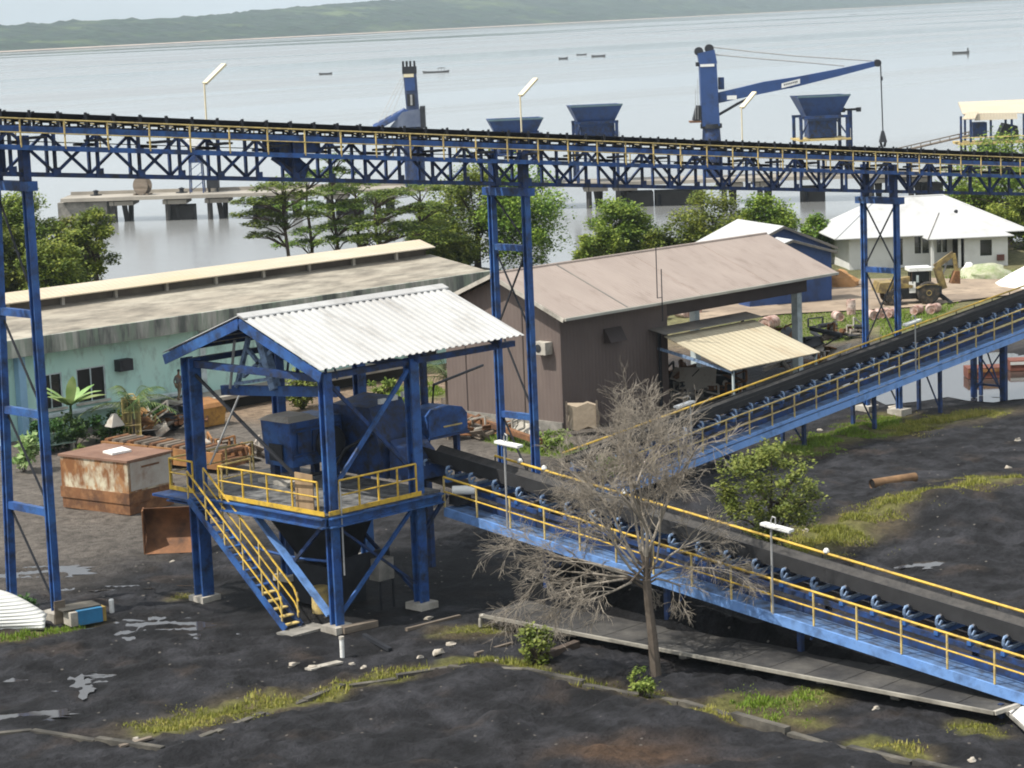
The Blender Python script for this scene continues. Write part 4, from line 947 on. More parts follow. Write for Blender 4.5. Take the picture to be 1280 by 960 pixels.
a = P(682, 442, x=82.35); aircon(bb, 82.395, a.y, a.z, (-1, 0), CONCL)
for py in (583, 620, 655): 
    yy = P(py, 480, x=82.36).y; part('cladding_joint', MB().box(82.37, 82.397, yy - .03, yy + .03, 0, 5.9), BROWNDK, bb)
part('plinth', MB().box(82.3, 82.39, 79.0, 87.0, -.2, .45), CONC, bb)
mx_ = P(829, 382, y=77.9)
part('antenna_mast', MB().tube([(mx_.x, 78.02 - .06, 4.7), (mx_.x, 77.96, 7.3)], .028, 6).tube([(mx_.x - .02, 77.96, 5.9), (mx_.x - .35, 77.96, 5.9)], .02, 5).tube([(mx_.x - .35, 77.96, 5.9), (mx_.x - .35, 77.96, 8.4)], .026, 6), STEELDK, bb)
# lean-to canopy
cn = thing('lean_to_canopy', 'sloping cream corrugated canopy with rust stains beside the brown building', 'canopy', (89.4, 74, 0))
part('canopy_sheet', MB().hexa([(89.1, 74, 2.44), (96.15, 74, 2.44), (96.15, 78.25, 3.84), (89.1, 78.25, 3.84)], [(89.1, 74, 2.49), (96.15, 74, 2.49), (96.15, 78.25, 3.89), (89.1, 78.25, 3.89)]), CREAMC, cn)
part('upper_sheet', MB().hexa([(88.75, 77.9, 4.02), (96.4, 77.9, 4.02), (96.4, 78.98, 4.2), (88.75, 78.98, 4.2)], [(88.75, 77.9, 4.06), (96.4, 77.9, 4.06), (96.4, 78.98, 4.24), (88.75, 78.98, 4.24)]), GREYROOF, cn)
for x in (89.35, 95.9):
    part('post', MB().bar((x, 74.1, 0), (x, 74.1, 2.4), .1, .1), PALEW, cn)
    part('side_beam', MB().bar((x, 74.05, 2.35), (x, 78.9, 3.2), .1, .14), IDLER, cn)
    part('rear_post', MB().bar((x, 78.8, 0), (x, 78.8, 4.0), .12, .12), STEELDK, cn)

# ================================================================== white house, blue sheds
hc = P(1160, 338, d=180); rot = math.radians(-45 + 4)
wh = thing('white_house', 'white bungalow with hipped white metal roof and projecting porch behind the loader', 'house', (hc.x, hc.y, 0), rz=rot)
# local axes: x to the right in the photo, y away from the camera
HX0, HX1, HD = -6.0, 5.3, 7.5
hol = [(-2.6, -1.9, .2, 2.2), (-1.0, .1, 1.0, 2.35), (.7, 1.5, 1.0, 2.2)]
def lbox(m, *a): return m.box(*a)
m = MB(); x = HX0
for a, b, c, d in hol: m.box(x, a, 0, .2, -.3, 2.6); m.box(a, b, 0, .2, d, 2.6); m.box(a, b, 0, .2, -.3, c); x = b
m.box(x, 1.9, 0, .2, -.3, 2.6)
part('front_wall', m, WHITEWALL, wh, True)
for a, b, c, d in hol:
    w_ = part('window', MB().box(a, b, .1, .14, c, d), GLASSD, wh, True)
    part('window_frame', MB().box((a + b) / 2 - .04, (a + b) / 2 + .04, .03, .09, c, d), WHITEWALL, w_, True)
part('side_wall', MB().box(HX0, HX0 + .2, .201, HD, -.3, 2.6), WHITEWALL, wh, True)
part('side_wall', MB().box(5.1, 5.3, .201, HD, -.3, 2.6), WHITEWALL, wh, True)
part('rear_wall', MB().box(HX0 + .2, 5.1, HD - .2, HD, -.3, 2.6), WHITEWALL, wh, True)
part('porch_wall', MB().box(2.3, 3.5, -1.9, -1.7, -.3, 2.3).box(3.5, 4.4, -1.9, -1.7, -.3, .8).box(3.5, 4.4, -1.9, -1.7, 2.0, 2.3).box(4.4, 5.6, -1.9, -1.7, -.3, 2.3).box(5.4, 5.6, -1.699, 0, -.3, 2.3), WHITEWALL, wh, True)
part('porch_window', MB().box(3.5, 4.4, -1.8, -1.77, .8, 2.0), GLASSD, wh, True)
part('doorway', MB().box(1.91, 2.29, -1.5, -.0, 0, 2.25), DARK, wh, True)
for x in (-.2, 1.85): part('porch_post', MB().box(x, x + .2, -1.9, -1.7, 0, 2.25), WHITEWALL, wh, True)
part('wall_box', MB().box(4.75, 5.3, -2.05, -1.91, .4, .85), M('brown_box', (.12, .05, .04), .8, .2, 2), wh, True)
e0, e1, ef, eb, ez, rz_ = -7.2, 7.6, -.8, 8.6, 2.45, 5.0
def hip(m, x0, x1, y0, y1, z, rx0, rx1, ry, rz2, t=.06):
    a = [V((x0, y0, z)), V((x1, y0, z)), V((x1, y1, z)), V((x0, y1, z)), V((rx0, ry, rz2)), V((rx1, ry, rz2))]
    vs = a + [p - V((0, 0, t)) for p in a]
    fs = [(0, 1, 5, 4), (1, 2, 5), (2, 3, 4, 5), (3, 0, 4)]
    return m.add(vs, fs + [tuple(i + 6 for i in reversed(f)) for f in fs] + [(i, i + 6, (i + 1) % 4 + 6, (i + 1) % 4) for i in range(4)])
part('roof', hip(MB(), e0, e1, ef, eb, ez, -2.9, 2.2, 3.9, rz_), WHITEROOF, wh, True)
part('porch_roof', hip(MB(), -.6, 5.9, -2.6, 3.2, 2.3, 1.0, 2.3, .4, 3.95), WHITEROOF, wh, True)
part('ridge_cap', MB().tube([(-2.9, 3.9, rz_), (2.2, 3.9, rz_)], .08, 6), WHITEROOF, wh, True)
part('hip_cap', MB().tube([(2.2, 3.9, rz_), (e1, ef, ez)], .07, 6), WHITEROOF, wh, True)
part('hip_cap', MB().tube([(-2.9, 3.9, rz_), (e0, ef, ez)], .07, 6), WHITEROOF, wh, True)
part('porch_hip_cap', MB().tube([(1.0, .4, 3.95), (-.6, -2.6, 2.3)], .05, 6), GREYROOF, wh, True)
part('roof_finial', MB().blob((2.3, .4, 4.0), .16, 2, 8, 5, .1), STEELDK, wh, True)

def gable_shed(label, apx, d, hw, rise, dep, wallz, wallmat, roofmat, base_z, ang):
    p = P(*apx, d=d); t = thing('blue_shed', label, 'shed', (p.x, p.y, base_z), rz=math.radians(-45 + ang))
    za = p.z - base_z; ze = za - rise
    part('gable_wall', MB().prism([(-hw * .93, .1, 0), (hw * .93, .1, 0), (hw * .93, .1, ze), (0, .1, za - .12), (-hw * .93, .1, ze)], (0, .12, 0)), wallmat, t, True)
    part('side_wall', MB().box(-hw * .93, -hw * .93 + .12, .221, dep - .2, 0, ze), wallmat, t, True)
    part('side_wall', MB().box(hw * .93 - .12, hw * .93, .221, dep - .2, 0, ze), wallmat, t, True)
    for s_ in (-1, 1):
        part('roof_sheet', MB().hexa([(0, -.35, za - .05), (s_ * hw, -.35, ze - .05), (s_ * hw, dep, ze - .05), (0, dep, za - .05)], [(0, -.35, za), (s_ * hw, -.35, ze), (s_ * hw, dep, ze), (0, dep, za)]), roofmat, t, True)
        part('barge_board', MB().bar((0, -.38, za - .1), (s_ * hw, -.38, ze - .1), .05, .16), GREYROOF, t, True)
    return t
gable_shed('blue walled shed with white gable roof between the brown building and the white house', (977, 282), 166, 4.15, 1.75, 7.0, 3, BLUEG, WHITEROOF, 0.0, 20)
gable_shed('small low blue shed with short white roof in front of the larger blue shed', (988, 299), 160, 3.3, 1.0, 2.0, 2, BLUEG, WHITEROOF, 0.0, 20)
# ================================================================== jetty, cranes, hoppers
JD = lambda px: 284 - (px - 160) * .013
def J(px, z, off=0.0):                              # point of the jetty's near edge below a pixel column
    d = JD(px); p = P(px, 200, d=d); p = p + N0 * off; p.z = z; return p
def local_frame(px, off, z=.5): return J(px, z, off)
JT = .5
jt = thing('jetty', 'long concrete jetty on piles running out along the bay behind the buildings', 'jetty', J(60, WATER_Z))
jpx = [72, 170, 260, 350, 440, 530, 620, 710, 800, 890, 980, 1070, 1160, 1250, 1340]
JET = M('jetty_concrete', (.33, .30, .25), .9, .15, .3, col2=(.22, .2, .17), cover=.4, stretch=(1, 1, .4))
JPILE = M('wet_pile', (.05, .047, .045), .8, .3, .6)
for a, b in zip(jpx, jpx[1:]):
    p, q = J(a, 0), J(b, 0); p2, q2 = p + N0 * 7, q + N0 * 7; up = V((0, 0, JT)); dn = V((0, 0, JT - .42))
    part('deck_slab', MB().hexa([p + dn, q + dn, q2 + dn, p2 + dn], [p + up, q + up, q2 + up, p2 + up]), JET, jt)
for px in (138, 205, 258, 330, 352, 408, 470, 560, 640, 735, 772, 905, 950, 1090, 1140, 1230):
    for k, (dx, lean) in enumerate(((0, 0), (9, 6), (16, -2))):
        p = J(px + dx, JT - .555, .8 + 1.6 * k); q = J(px + dx + lean, WATER_Z - 2, .8 + 1.6 * k)
        part('pile', MB().tube([p, q], .32, 8), JPILE, jt)
    p = J(px - 6, JT - .555, .5); q = J(px + 24, JT - .555, .5)
    part('pile_cap', MB().hexa([p + V((0, 0, -.5)), q + V((0, 0, -.5)), q + N0 * 5 + V((0, 0, -.5)), p + N0 * 5 + V((0, 0, -.5))], [p - V((0, 0, .003)), q - V((0, 0, .003)), q + N0 * 5 - V((0, 0, .003)), p + N0 * 5 - V((0, 0, .003))]), JET, jt)
p, q = J(66, WATER_Z - 1, 1), J(128, WATER_Z - 1, 1)
part('abutment', MB().hexa([p, q, q + N0 * 5, p + N0 * 5], [V((*v.xy, JT - .56)) for v in (p, q, q + N0 * 5, p + N0 * 5)]), CONC, jt)
p, q = J(75, JT, 5.8), J(560, JT, 5.8)
part('kerb_wall', MB().bar(p + V((0, 0, .2)), q + V((0, 0, .2)), .3, .4), JET, jt)
def dolphin(px, wpx, label, h0=JT - .6, mat=JPILE):
    p = J(px - wpx / 2, WATER_Z - 1.5, 2.2); q = J(px + wpx / 2, WATER_Z - 1.5, 2.2); r_ = (q - p).length
    c = (p + q) / 2
    m = MB().hexa([p, q, q + N0 * 3, p + N0 * 3], [V((*v.xy, h0 - .8)) for v in (p, q, q + N0 * 3, p + N0 * 3)])
    t = thing('mooring_dolphin', label, 'pier', (c.x, c.y, WATER_Z), 'dark blocks under the jetty')
    part('pier_block', m, mat, t)
    part('fender', MB().bar(p + R0 * .4 - N0 * .15 + V((0, 0, 1.2)), p + R0 * .4 - N0 * .15 + V((0, 0, h0 - WATER_Z + .4)), .3, .2), STEELDK, t)
dolphin(218, 34, 'dark pier block in the water between the cable reel and the lattice mast')
dolphin(330, 40, 'dark pier block in the water behind the layered trees')
dolphin(432, 34, 'dark pier block in the water behind the second layered tree')
dolphin(795, 44, 'dark pier block in the water between two shore trees')
dolphin(850, 60, 'wide dark pier block under the crane with the raised boom')
dolphin(1020, 28, 'tall pier block under the largest hopper')
dolphin(1172, 22, 'pier block just above the roof of the white house')
K = lambda d: d / FPX
# cable reel
c = J(172, JT, 2.5); rl = thing('cable_reel', 'large round cable reel standing upright on the jetty', 'cable reel', c, rz=math.radians(-45 - 28))
for y in (-.45, .36): part('reel_flange', MB().lathe((0, y, 1.12), [(.02, 0), (1.08, 0), (1.08, .09), (.02, .09)], 24, 'y'), WOODG, rl, True)
part('reel_drum', MB().lathe((0, -.358, 1.12), [(.55, 0), (.62, .2), (.6, .5), (.55, .716)], 16, 'y'), STEELDK, rl, True)
for x in (-.9, .9): part('chock', MB().box(x - .15, x + .15, -.5, .5, 0, .2), WOODG, rl, True)
# lattice mast with cabin
c = J(240, JT, 3.5); ms = thing('lattice_mast', 'slim lattice mast with small blue and white cabin on the jetty', 'mast', c, rz=math.radians(-45))
for x in (-.8, .8):
    for y in (-.8, .8): part('mast_leg', MB().bar((x, y, 0), (x * .8, y * .8, 6.2), .14, .14), BLUED, ms, True)
for k in range(4):
    part('mast_brace', MB().bar((-.78, -.8, .2 + 1.2 * k), (.74, -.78, 1.3 + 1.2 * k), .08, .08), BLUED, ms, True)
part('cabin', MB().box(-.8, .8, -.8, .8, 3.6, 5.4), BLUED, ms, True)
part('cabin_roof', MB().box(-1, 1, -1, 1, 5.41, 6.4), WHITE, ms, True)
part('winch', MB().box(1.2, 2.6, -.6, .6, .5, 1.5), STEELDK, ms, True)
for x in (1.4, 2.4): part('winch_leg', MB().box(x - .1, x + .1, -.5, .5, 0, .495), STEELDK, ms, True)
for px_, lab in ((110, 'dark mooring bollard at the shore end of the jetty'), (219, 'dark mooring bollard on the jetty between reel and mast')):
    c = J(px_, JT, 4); t = thing('bollard', lab, 'bollard', c); part('bollard_post', MB().lathe((0, 0, 0), [(.3, 0), (.25, .4), (.4, .55), (.02, .7)], 10), STEELDK, t, True); part('bollard_base', MB().box(-.5, .5, -.5, .5, .001, .12), STEELDK, t, True)
# hoppers
def hopper(label, px, ytop, ymid, w_top, w_bot, ybot_frame, fw, off=3.0, yellow=False, skirt=True):
    d = JD(px) + off; k = K(d); c = J(px, JT, off); t = thing('hopper', label, 'hopper', c, 'hoppers on the jetty', math.radians(-45 + 4))
    zt = P(px, ytop, d=d).z - JT; zm = P(px, ymid, d=d).z - JT; zf = P(px, ybot_frame, d=d).z - JT
    a, b_ = w_top * k / 2, w_bot * k / 2
    b4 = lambda r, z: [V((-r, -r * .8, z)), V((r, -r * .8, z)), V((r, r * .8, z)), V((-r, r * .8, z))]
    m = MB(); lo, hi, hi2, lo2 = b4(b_, zm), b4(a, zt), b4(a - .12, zt), b4(b_ - .08, zm + .1)
    m.add(lo + hi + hi2 + lo2, [(3, 2, 1, 0)] + [(i, (i + 1) % 4, 4 + (i + 1) % 4, 4 + i) for i in range(4)] + [(4 + i, 4 + (i + 1) % 4, 8 + (i + 1) % 4, 8 + i) for i in range(4)] + [(8 + i, 8 + (i + 1) % 4, 12 + (i + 1) % 4, 12 + i) for i in range(4)] + [(12, 13, 14, 15)])
    part('bin', m, BLUEG, t, True)
    part('rim', MB().bar((-a, -a * .8 - .03, zt), (a, -a * .8 - .03, zt), .1, .22), M('rim_grey_blue', (.10, .16, .19), .5, .2, 1), t, True)  # rim in a paler grey-blue than the bin
    part('spout', MB().hexa(b4(b_ * .98, zf + .1), b4(b_ * .98, zm - .003)), BLUED, t, True)
    f = fw * k / 2
    for x in (-f, f):
        for y in (-f * .8, f * .8): part('leg', MB().bar((x, y, 0), (x, y, zm + .3), .34, .34), BLUED, t, True)
    part('ring_beam', MB().box(-f - .2, f + .2, -f * .8 - .2, -f * .8 + .2, zm + .301, zm + .6), BLUED, t, True)
    part('ring_beam', MB().box(-f - .2, f + .2, f * .8 - .2, f * .8 + .2, zm + .301, zm + .6), BLUED, t, True)
    for x in (-1, 1): part('strut', MB().bar((x * f, -f * .8, zf + .3), (x * b_, -b_ * .8, zm), .14, .14), BLUED, t, True)
    part('platform', MB().box(-f - .3, f + .3, -f * .8 - .6, f * .8 + .6, max(.3, zf - .2), max(.4, zf)), YELW if yellow else BLUED, t, True)
    for x in (-f - .25, f + .25): part('rail_post', MB().bar((x, -f * .8 - .5, zf), (x, -f * .8 - .5, zf + 1.1), .07, .07), GREYPOLE, t, True)
    return t
hopper('low dark blue hopper with only its rim showing above the gallery', 645, 148, 172, 68, 44, 190, 60, 2.5)
hopper('wide dark blue hopper on short frame between the two cranes', 746, 131, 157, 65, 40, 176, 50, 2.5)
hopper('largest dark blue hopper on open frame under the raised boom tip', 1030, 119, 150, 66, 36, 172, 58, 2.5, True)
c = J(1068, JT, 3); t = thing('floodlight_post', 'stout dark post with two lamps right of the largest hopper', 'light post', c, rz=math.radians(-45))
zt = P(1068, 138, d=JD(1068) + 3).z - JT
part('post', MB().bar((0, 0, 0), (0, 0, zt), .5, .5), BLUED, t, True)
part('cross_arm', MB().box(-1.1, 1.1, -.15, .15, zt + .003, zt + .25), STEELDK, t, True)
for x in (-1.0, .8): part('floodlight', MB().box(x - .1, x + .45, -.4, -.16, zt - .15, zt + .35), STEELDK, t, True)

# crane with raised boom
d = JD(893) + 3; k = K(d); c = J(893, JT, 3)
Z = lambda y: P(893, y, d=d).z - JT
cr1 = thing('cargo_crane', 'tall blue cargo crane with long boom reaching out to the right', 'crane', c, 'cranes on the jetty', math.radians(-45))
X = lambda px: (px - 893) * k
part('pedestal', MB().lathe((0, 0, 0), [(1.1, 0), (1.1, Z(178)), (1.0, Z(158)), (.9, Z(156))], 18), BLUED, cr1, True)
part('slew_ring', MB().lathe((0, 0, Z(160)), [(.02, 0), (1.25, .0), (1.25, .5), (.02, .5)], 18), STEELDK, cr1, True)
cl = (-.35)
part('tower', MB().hexa([(X(881), -1, Z(157)), (X(903), -1, Z(157)), (X(903), 1, Z(157)), (X(881), 1, Z(157))], [(X(880), -.9, Z(80)), (X(901), -.9, Z(80)), (X(901), .9, Z(80)), (X(880), .9, Z(80))]), BLUEG, cr1, True)
part('band', MB().box(X(880.5), X(898), -.96, -.915, Z(80) - .25, Z(80) + .05), WHITE, cr1, True)
part('tower_head', MB().hexa([(X(880), -.8, Z(79.6)), (X(902), -.8, Z(79.6)), (X(902), .8, Z(79.6)), (X(880), .8, Z(79.6))], [(X(878), -.7, Z(66)), (X(899), -.7, Z(62)), (X(899), .7, Z(62)), (X(878), .7, Z(66))]), BLUEG, cr1, True)
for px in (880, 893): part('head_sheave', MB().lathe((X(px), -.5, Z(63.5 if px < 890 else 60.5)), [(.02, 0), (.5, 0), (.5, 1.0), (.02, 1.0)], 14, 'y'), STEELDK, cr1, True)
part('head_bracket', MB().box(X(876), X(880), -.5, .5, Z(82), Z(77)), STEELDK, cr1, True)
part('operator_cab', MB().hexa([(X(870), -.9, Z(149)), (X(880), -.9, Z(149)), (X(880), .9, Z(149)), (X(870), .9, Z(149))], [(X(875), -.9, Z(131)), (X(880), -.9, Z(131)), (X(880), .9, Z(131)), (X(875), .9, Z(131))]), STEELDK, cr1, True)
part('cab_platform', MB().box(X(866), X(880), -1.1, 1.1, Z(152), Z(150)), RUST, cr1, True)
part('side_box', MB().box(X(903.5), X(910), -.6, .6, Z(112), Z(97)), BLUED, cr1, True)
part('ladder', MB().bar((X(876), -.95, Z(148)), (X(877), -.95, Z(98)), .06, .06).bar((X(873), -.95, Z(148)), (X(874), -.95, Z(110)), .06, .06), GREYPOLE, cr1, True)
bm = MB(); seg = [((903, 122), 6.5), ((925, 117), 6.5), ((960, 109), 7), ((1000, 102), 6), ((1050, 91), 4.5), ((1100, 79), 3.2)]
vs = []
for (px, py), hpx in seg:
    for sy in (-.55, .55):
        for sz in (-1, 1): vs.append((X(px), sy * (1 if px < 1000 else .7), Z(py + (px - 893) * .04) + sz * hpx * k))
fs = []
for i in range(len(seg) - 1):
    o = i * 4; q = o + 4; fs += [(o, o + 1, q + 1, q), (o + 2, q + 2, q + 3, o + 3), (o, q, q + 2, o + 2), (o + 1, o + 3, q + 3, q + 1)]
bm.add(vs, fs + [(0, 2, 3, 1), (len(vs) - 4, len(vs) - 3, len(vs) - 1, len(vs) - 2)])
boom = part('boom', bm, BLUEG, cr1, True)
part('boom_tip', MB().lathe((X(1101), -.45, Z(87)), [(.02, 0), (.42, 0), (.42, .9), (.02, .9)], 14, 'y'), STEELDK, boom, True)
part('boom_plate', MB().hexa([(X(981), -.575, Z(113.5)), (X(1004), -.575, Z(108.5)), (X(1004), -.56, Z(108.5)), (X(981), -.56, Z(113.5))], [(X(981), -.575, Z(107.5)), (X(1004), -.575, Z(102.5)), (X(1004), -.56, Z(102.5)), (X(981), -.56, Z(107.5))]), WHITE, boom, True)
lt_ = MB()                                          # illegible dark lettering on the plate: short strokes
for i in range(8):
    x0 = 984 + i * 2.2; yy = 109.2 - (i * 2.2) * .217
    lt_.box(X(x0), X(x0 + 1.3), -.59, -.577, Z(yy + 1.1), Z(yy - 1.0))
part('plate_lettering', lt_, STEELDK, boom, True)
part('boom_plate', MB().box(X(913), X(925), -.60, -.56, Z(125), Z(120)), WHITE, boom, True)
for px, py in ((990, 112), (1040, 99)): part('boom_bracket', MB().box(X(px - 6), X(px + 5), -.3, .3, Z(py + 2), Z(py - 3)), BLUED, boom, True)
part('luffing_ram', MB().tube([(X(896), -.2, Z(147)), (X(926), -.2, Z(131)), (X(945), -.2, Z(122))], [.16, .16, .1], 8), STEELDK, cr1, True)
for ya, yb, pe in ((58, 84, 1095), (67, 89, 1060)):
    part('stay_cable', MB().tube([(X(898), 0, Z(ya + 1)), (X(950), 0, Z((ya * .75 + yb * .25) + 2.5)), (X(1000), 0, Z((ya + yb) / 2 + 3)), (X(pe), 0, Z(yb))], .07, 5), GREYPOLE, cr1, True)
part('hoist_cable', MB().tube([(X(1105), -.05, Z(90)), (X(1106.5), -.05, Z(173))], .075, 5), STEELDK, cr1, True)
part('cable_weight', MB().box(X(1105.2), X(1107.2), -.2, .1, Z(109), Z(104)), STEELDK, cr1, True)
gr = part('grab', MB().hexa([(X(1102), -.5, Z(186)), (X(1111), -.5, Z(186)), (X(1111), .5, Z(186)), (X(1102), .5, Z(186))], [(X(1105), -.25, Z(172)), (X(1108), -.25, Z(172)), (X(1108), .25, Z(172)), (X(1105), .25, Z(172))]), STEELDK, cr1, True)
for a, b in ((1103.5, 1105), (1109.5, 1108)): part('grab_jaw', MB().bar((X(a), 0, Z(186.2)), (X(b), 0, Z(192)), .3, .25), STEELDK, cr1, True)

# crane with folded boom
d2 = JD(517) + 3; k2 = K(d2); c = J(517, JT, 3); Z2 = lambda y: P(517, y, d=d2).z - JT; X2 = lambda px: (px - 517) * k2
cr2 = thing('cargo_crane', 'blue cargo crane with its boom folded low to the left', 'crane', c, 'cranes on the jetty', math.radians(-45))
part('pedestal', MB().lathe((0, 0, 0), [(1.2, 0), (1.2, Z2(165)), (1.0, Z2(158))], 18), BLUED, cr2, True)
part('tower', MB().hexa([(X2(511), -.9, Z2(157)), (X2(526), -.9, Z2(157)), (X2(526), .9, Z2(157)), (X2(511), .9, Z2(157))], [(X2(508), -.8, Z2(92)), (X2(524), -.8, Z2(92)), (X2(524), .8, Z2(92)), (X2(508), .8, Z2(92))]), M('crane_grey_blue', (.055, .075, .14), .6, .2, .4), cr2, True)
part('tower_panel', MB().box(X2(510), X2(522), -.96, -.905, Z2(113), Z2(97)), BLUEG, cr2, True)
part('tower_opening', MB().box(X2(511.5), X2(521), -.97, -.91, Z2(132), Z2(117)), STEELDK, cr2, True)
part('opening_bar', MB().box(X2(515.5), X2(518), -1.02, -.975, Z2(131), Z2(118)), GREYPOLE, cr2, True)
part('band', MB().box(X2(508.5), X2(521), -.93, -.86, Z2(96), Z2(92)), CREAMLAMP, cr2, True)
part('tower_head', MB().box(X2(507), X2(524.5), -.85, .85, Z2(91.9), Z2(83)), STEELDK, cr2, True)
for px in (508, 512.5, 517, 522): part('head_post', MB().box(X2(px - 1), X2(px + 1.4), -.5, .5, Z2(82.9), Z2(76)), STEELDK, cr2, True)
b2 = part('boom', MB().hexa([(X2(468), -2.4, Z2(157)), (X2(476), -2.4, Z2(159)), (X2(512), -1.1, Z2(141)), (X2(507), -1.1, Z2(136))], [(X2(468), -1.4, Z2(153)), (X2(476), -1.4, Z2(154)), (X2(512), -.95, Z2(137)), (X2(507), -.95, Z2(134))]), BLUEG, cr2, True)
part('machine_hood', MB().hexa([(X2(488), -1.6, Z2(158)), (X2(532), -1.6, Z2(158)), (X2(532), 1, Z2(158)), (X2(488), 1, Z2(158))], [(X2(505), -1.5, Z2(139)), (X2(529), -1.5, Z2(136)), (X2(529), 1, Z2(136)), (X2(505), 1, Z2(139))]), M('hood_grey_blue', (.13, .155, .21), .6, .2, .5, col2=(.06, .08, .14), cover=.4), cr2, True)
part('side_box', MB().box(X2(527), X2(533), -1.65, 1.05, Z2(160), Z2(133)), STEELDK, cr2, True)
for px in (474, 480, 488): part('stay_cable', MB().tube([(X2(px), -1.6, Z2(152)), (X2(508), -.5, Z2(92 + (px - 474)))], .035, 4), GREYPOLE, cr2, True)

# transfer house at the right with its inclined belt
d3 = 262; c = P(1240, 185, d=d3); k3 = K(d3)
tf = thing('transfer_house', 'open conveyor house with pale sheet roof on a dark frame, right of the crane grab', 'shelter', (c.x, c.y, c.z), rz=math.radians(-45))
Z3 = lambda y: P(1240, y, d=d3).z - c.z; X3 = lambda px: (px - 1240) * k3
part('roof_sheet', MB().hexa([(X3(1201), -1.4, Z3(141)), (X3(1296), -1.4, Z3(143)), (X3(1296), 2.5, Z3(130)), (X3(1204), 2.5, Z3(130))], [(X3(1201), -1.4, Z3(140)), (X3(1296), -1.4, Z3(142)), (X3(1296), 2.5, Z3(127)), (X3(1204), 2.5, Z3(127))]), CREAM, tf, True)
part('roof_sheet', MB().hexa([(X3(1215), -1.6, Z3(149)), (X3(1268), -1.6, Z3(149)), (X3(1268), -1.4, Z3(141.5)), (X3(1215), -1.4, Z3(141.5))], [(X3(1215), -1.64, Z3(149)), (X3(1268), -1.64, Z3(149)), (X3(1268), -1.44, Z3(141.4)), (X3(1215), -1.44, Z3(141.4))]), CREAM, tf, True)
part('hood', MB().hexa([(X3(1198), -2.2, Z3(147)), (X3(1214), -2.2, Z3(147)), (X3(1220), -1.5, Z3(139)), (X3(1206), -1.5, Z3(139))], [(X3(1198), -2.2, Z3(146)), (X3(1214), -2.2, Z3(146)), (X3(1220), -1.5, Z3(138)), (X3(1206), -1.5, Z3(138))]), CREAM, tf, True)
for px in (1199, 1211, 1236, 1262, 1277, 1290): part('post', MB().bar((X3(px), -1.2, Z3(225)), (X3(px), -1.2, Z3(143)), .22, .22), BLUED, tf, True)
for px in (1211, 1262, 1290): part('post', MB().bar((X3(px), 2, Z3(225)), (X3(px), 2, Z3(134)), .22, .22), BLUED, tf, True)
part('floor', MB().box(X3(1196), X3(1298), -1.8, 2.4, Z3(179), Z3(176)), YELW, tf, True)
part('machine', MB().box(X3(1215), X3(1232), -.9, .9, Z3(170), Z3(152)), BLUED, tf, True)
part('machine', MB().hexa([(X3(1244), -.9, Z3(174)), (X3(1272), -.9, Z3(174)), (X3(1272), .9, Z3(174)), (X3(1244), .9, Z3(174))], [(X3(1254), -.9, Z3(154)), (X3(1270), -.9, Z3(158)), (X3(1270), .9, Z3(158)), (X3(1254), .9, Z3(154))]), STEELDK, tf, True)
part('chute', MB().hexa([(X3(1228), -.7, Z3(205)), (X3(1238), -.7, Z3(205)), (X3(1238), .7, Z3(205)), (X3(1228), .7, Z3(205))], [(X3(1222), -.8, Z3(180)), (X3(1244), -.8, Z3(180)), (X3(1244), .8, Z3(180)), (X3(1222), .8, Z3(180))]), BLUED, tf, True)
part('floor_rail', MB().tube([(X3(1199), -1.75, Z3(170)), (X3(1296), -1.75, Z3(170))], .06, 5), YELW, tf, True)
part('belt_bridge', MB().bar((X3(1112), 0, Z3(187)), (X3(1212), 0, Z3(168)), 1.2, .14).bar((X3(1112), -.6, Z3(182)), (X3(1212), -.6, Z3(163)), .08, .12), WOODG, tf, True)
for i in range(9):
    px = 1114 + i * 12; yy = 187 - (px - 1112) * .19
    part('bridge_post', MB().bar((X3(px), -.6, Z3(yy)), (X3(px), -.6, Z3(yy - 5)), .08, .08), WOODG, tf, True)

# boats
def boat(px, py, lpx, label, cabin=False, yaw=0, crew=0):
    p = P(px, py, z=WATER_Z); d = p.dot(N0); L_ = lpx * K(d); hb = max(.35, L_ * .035); wd = max(.8, L_ * .11)
    t = thing('boat', label, 'boat', (p.x, p.y, WATER_Z - .1), 'small boats far out on the bay', math.radians(-45 + yaw))
    vs = []; n = 9
    for i in range(n):
        f = i / (n - 1) * 2 - 1; ww = wd / 2 * (1 - abs(f) ** 2.4) + .05; sh = hb * (1 + .9 * abs(f) ** 3)
        x = f * L_ / 2; vs += [(x * .93, -ww * .5, 0), (x, -ww, sh + .35), (x, -ww * .8, sh + .35), (x * .93, -ww * .4, .25), (x * .93, ww * .4, .25), (x, ww * .8, sh + .35), (x, ww, sh + .35), (x * .93, ww * .5, 0)]
    fs = [(i * 8 + j, i * 8 + (j + 1) % 8, (i + 1) * 8 + (j + 1) % 8, (i + 1) * 8 + j) for i in range(n - 1) for j in range(8)] + [tuple(range(8)), tuple((n - 1) * 8 + j for j in range(8))]
    part('hull', MB().add(vs, fs), BOATW, t, True)
    if cabin:
        a, b = cabin
        part('canopy', MB().box(L_ * a, L_ * b, -wd * .4, wd * .4, hb + 1.5, hb + 1.75), BOATW, t, True)
        for x in (L_ * a + .1, L_ * (a + b) / 2, L_ * b - .1): part('canopy_post', MB().box(x - .08, x + .08, -.1, .1, .3, hb + 1.498), BOATW, t, True)
    else: part('thwart', MB().box(-.15, .15, -wd * .4, wd * .4, hb * .7, hb * .7 + .08), BOATW, t, True)
boat(407, 93, 17, 'short dark canoe on open water left of the folded crane')
boat(545, 91, 34, 'longboat with small canopy beside the head of the folded crane', (.08, .32), 2)
boat(704, 73.5, 12, 'tiny canoe, leftmost of the trio on open water right of centre')
boat(727, 69, 13, 'tiny pale canoe, farthest of the trio on open water right of centre')
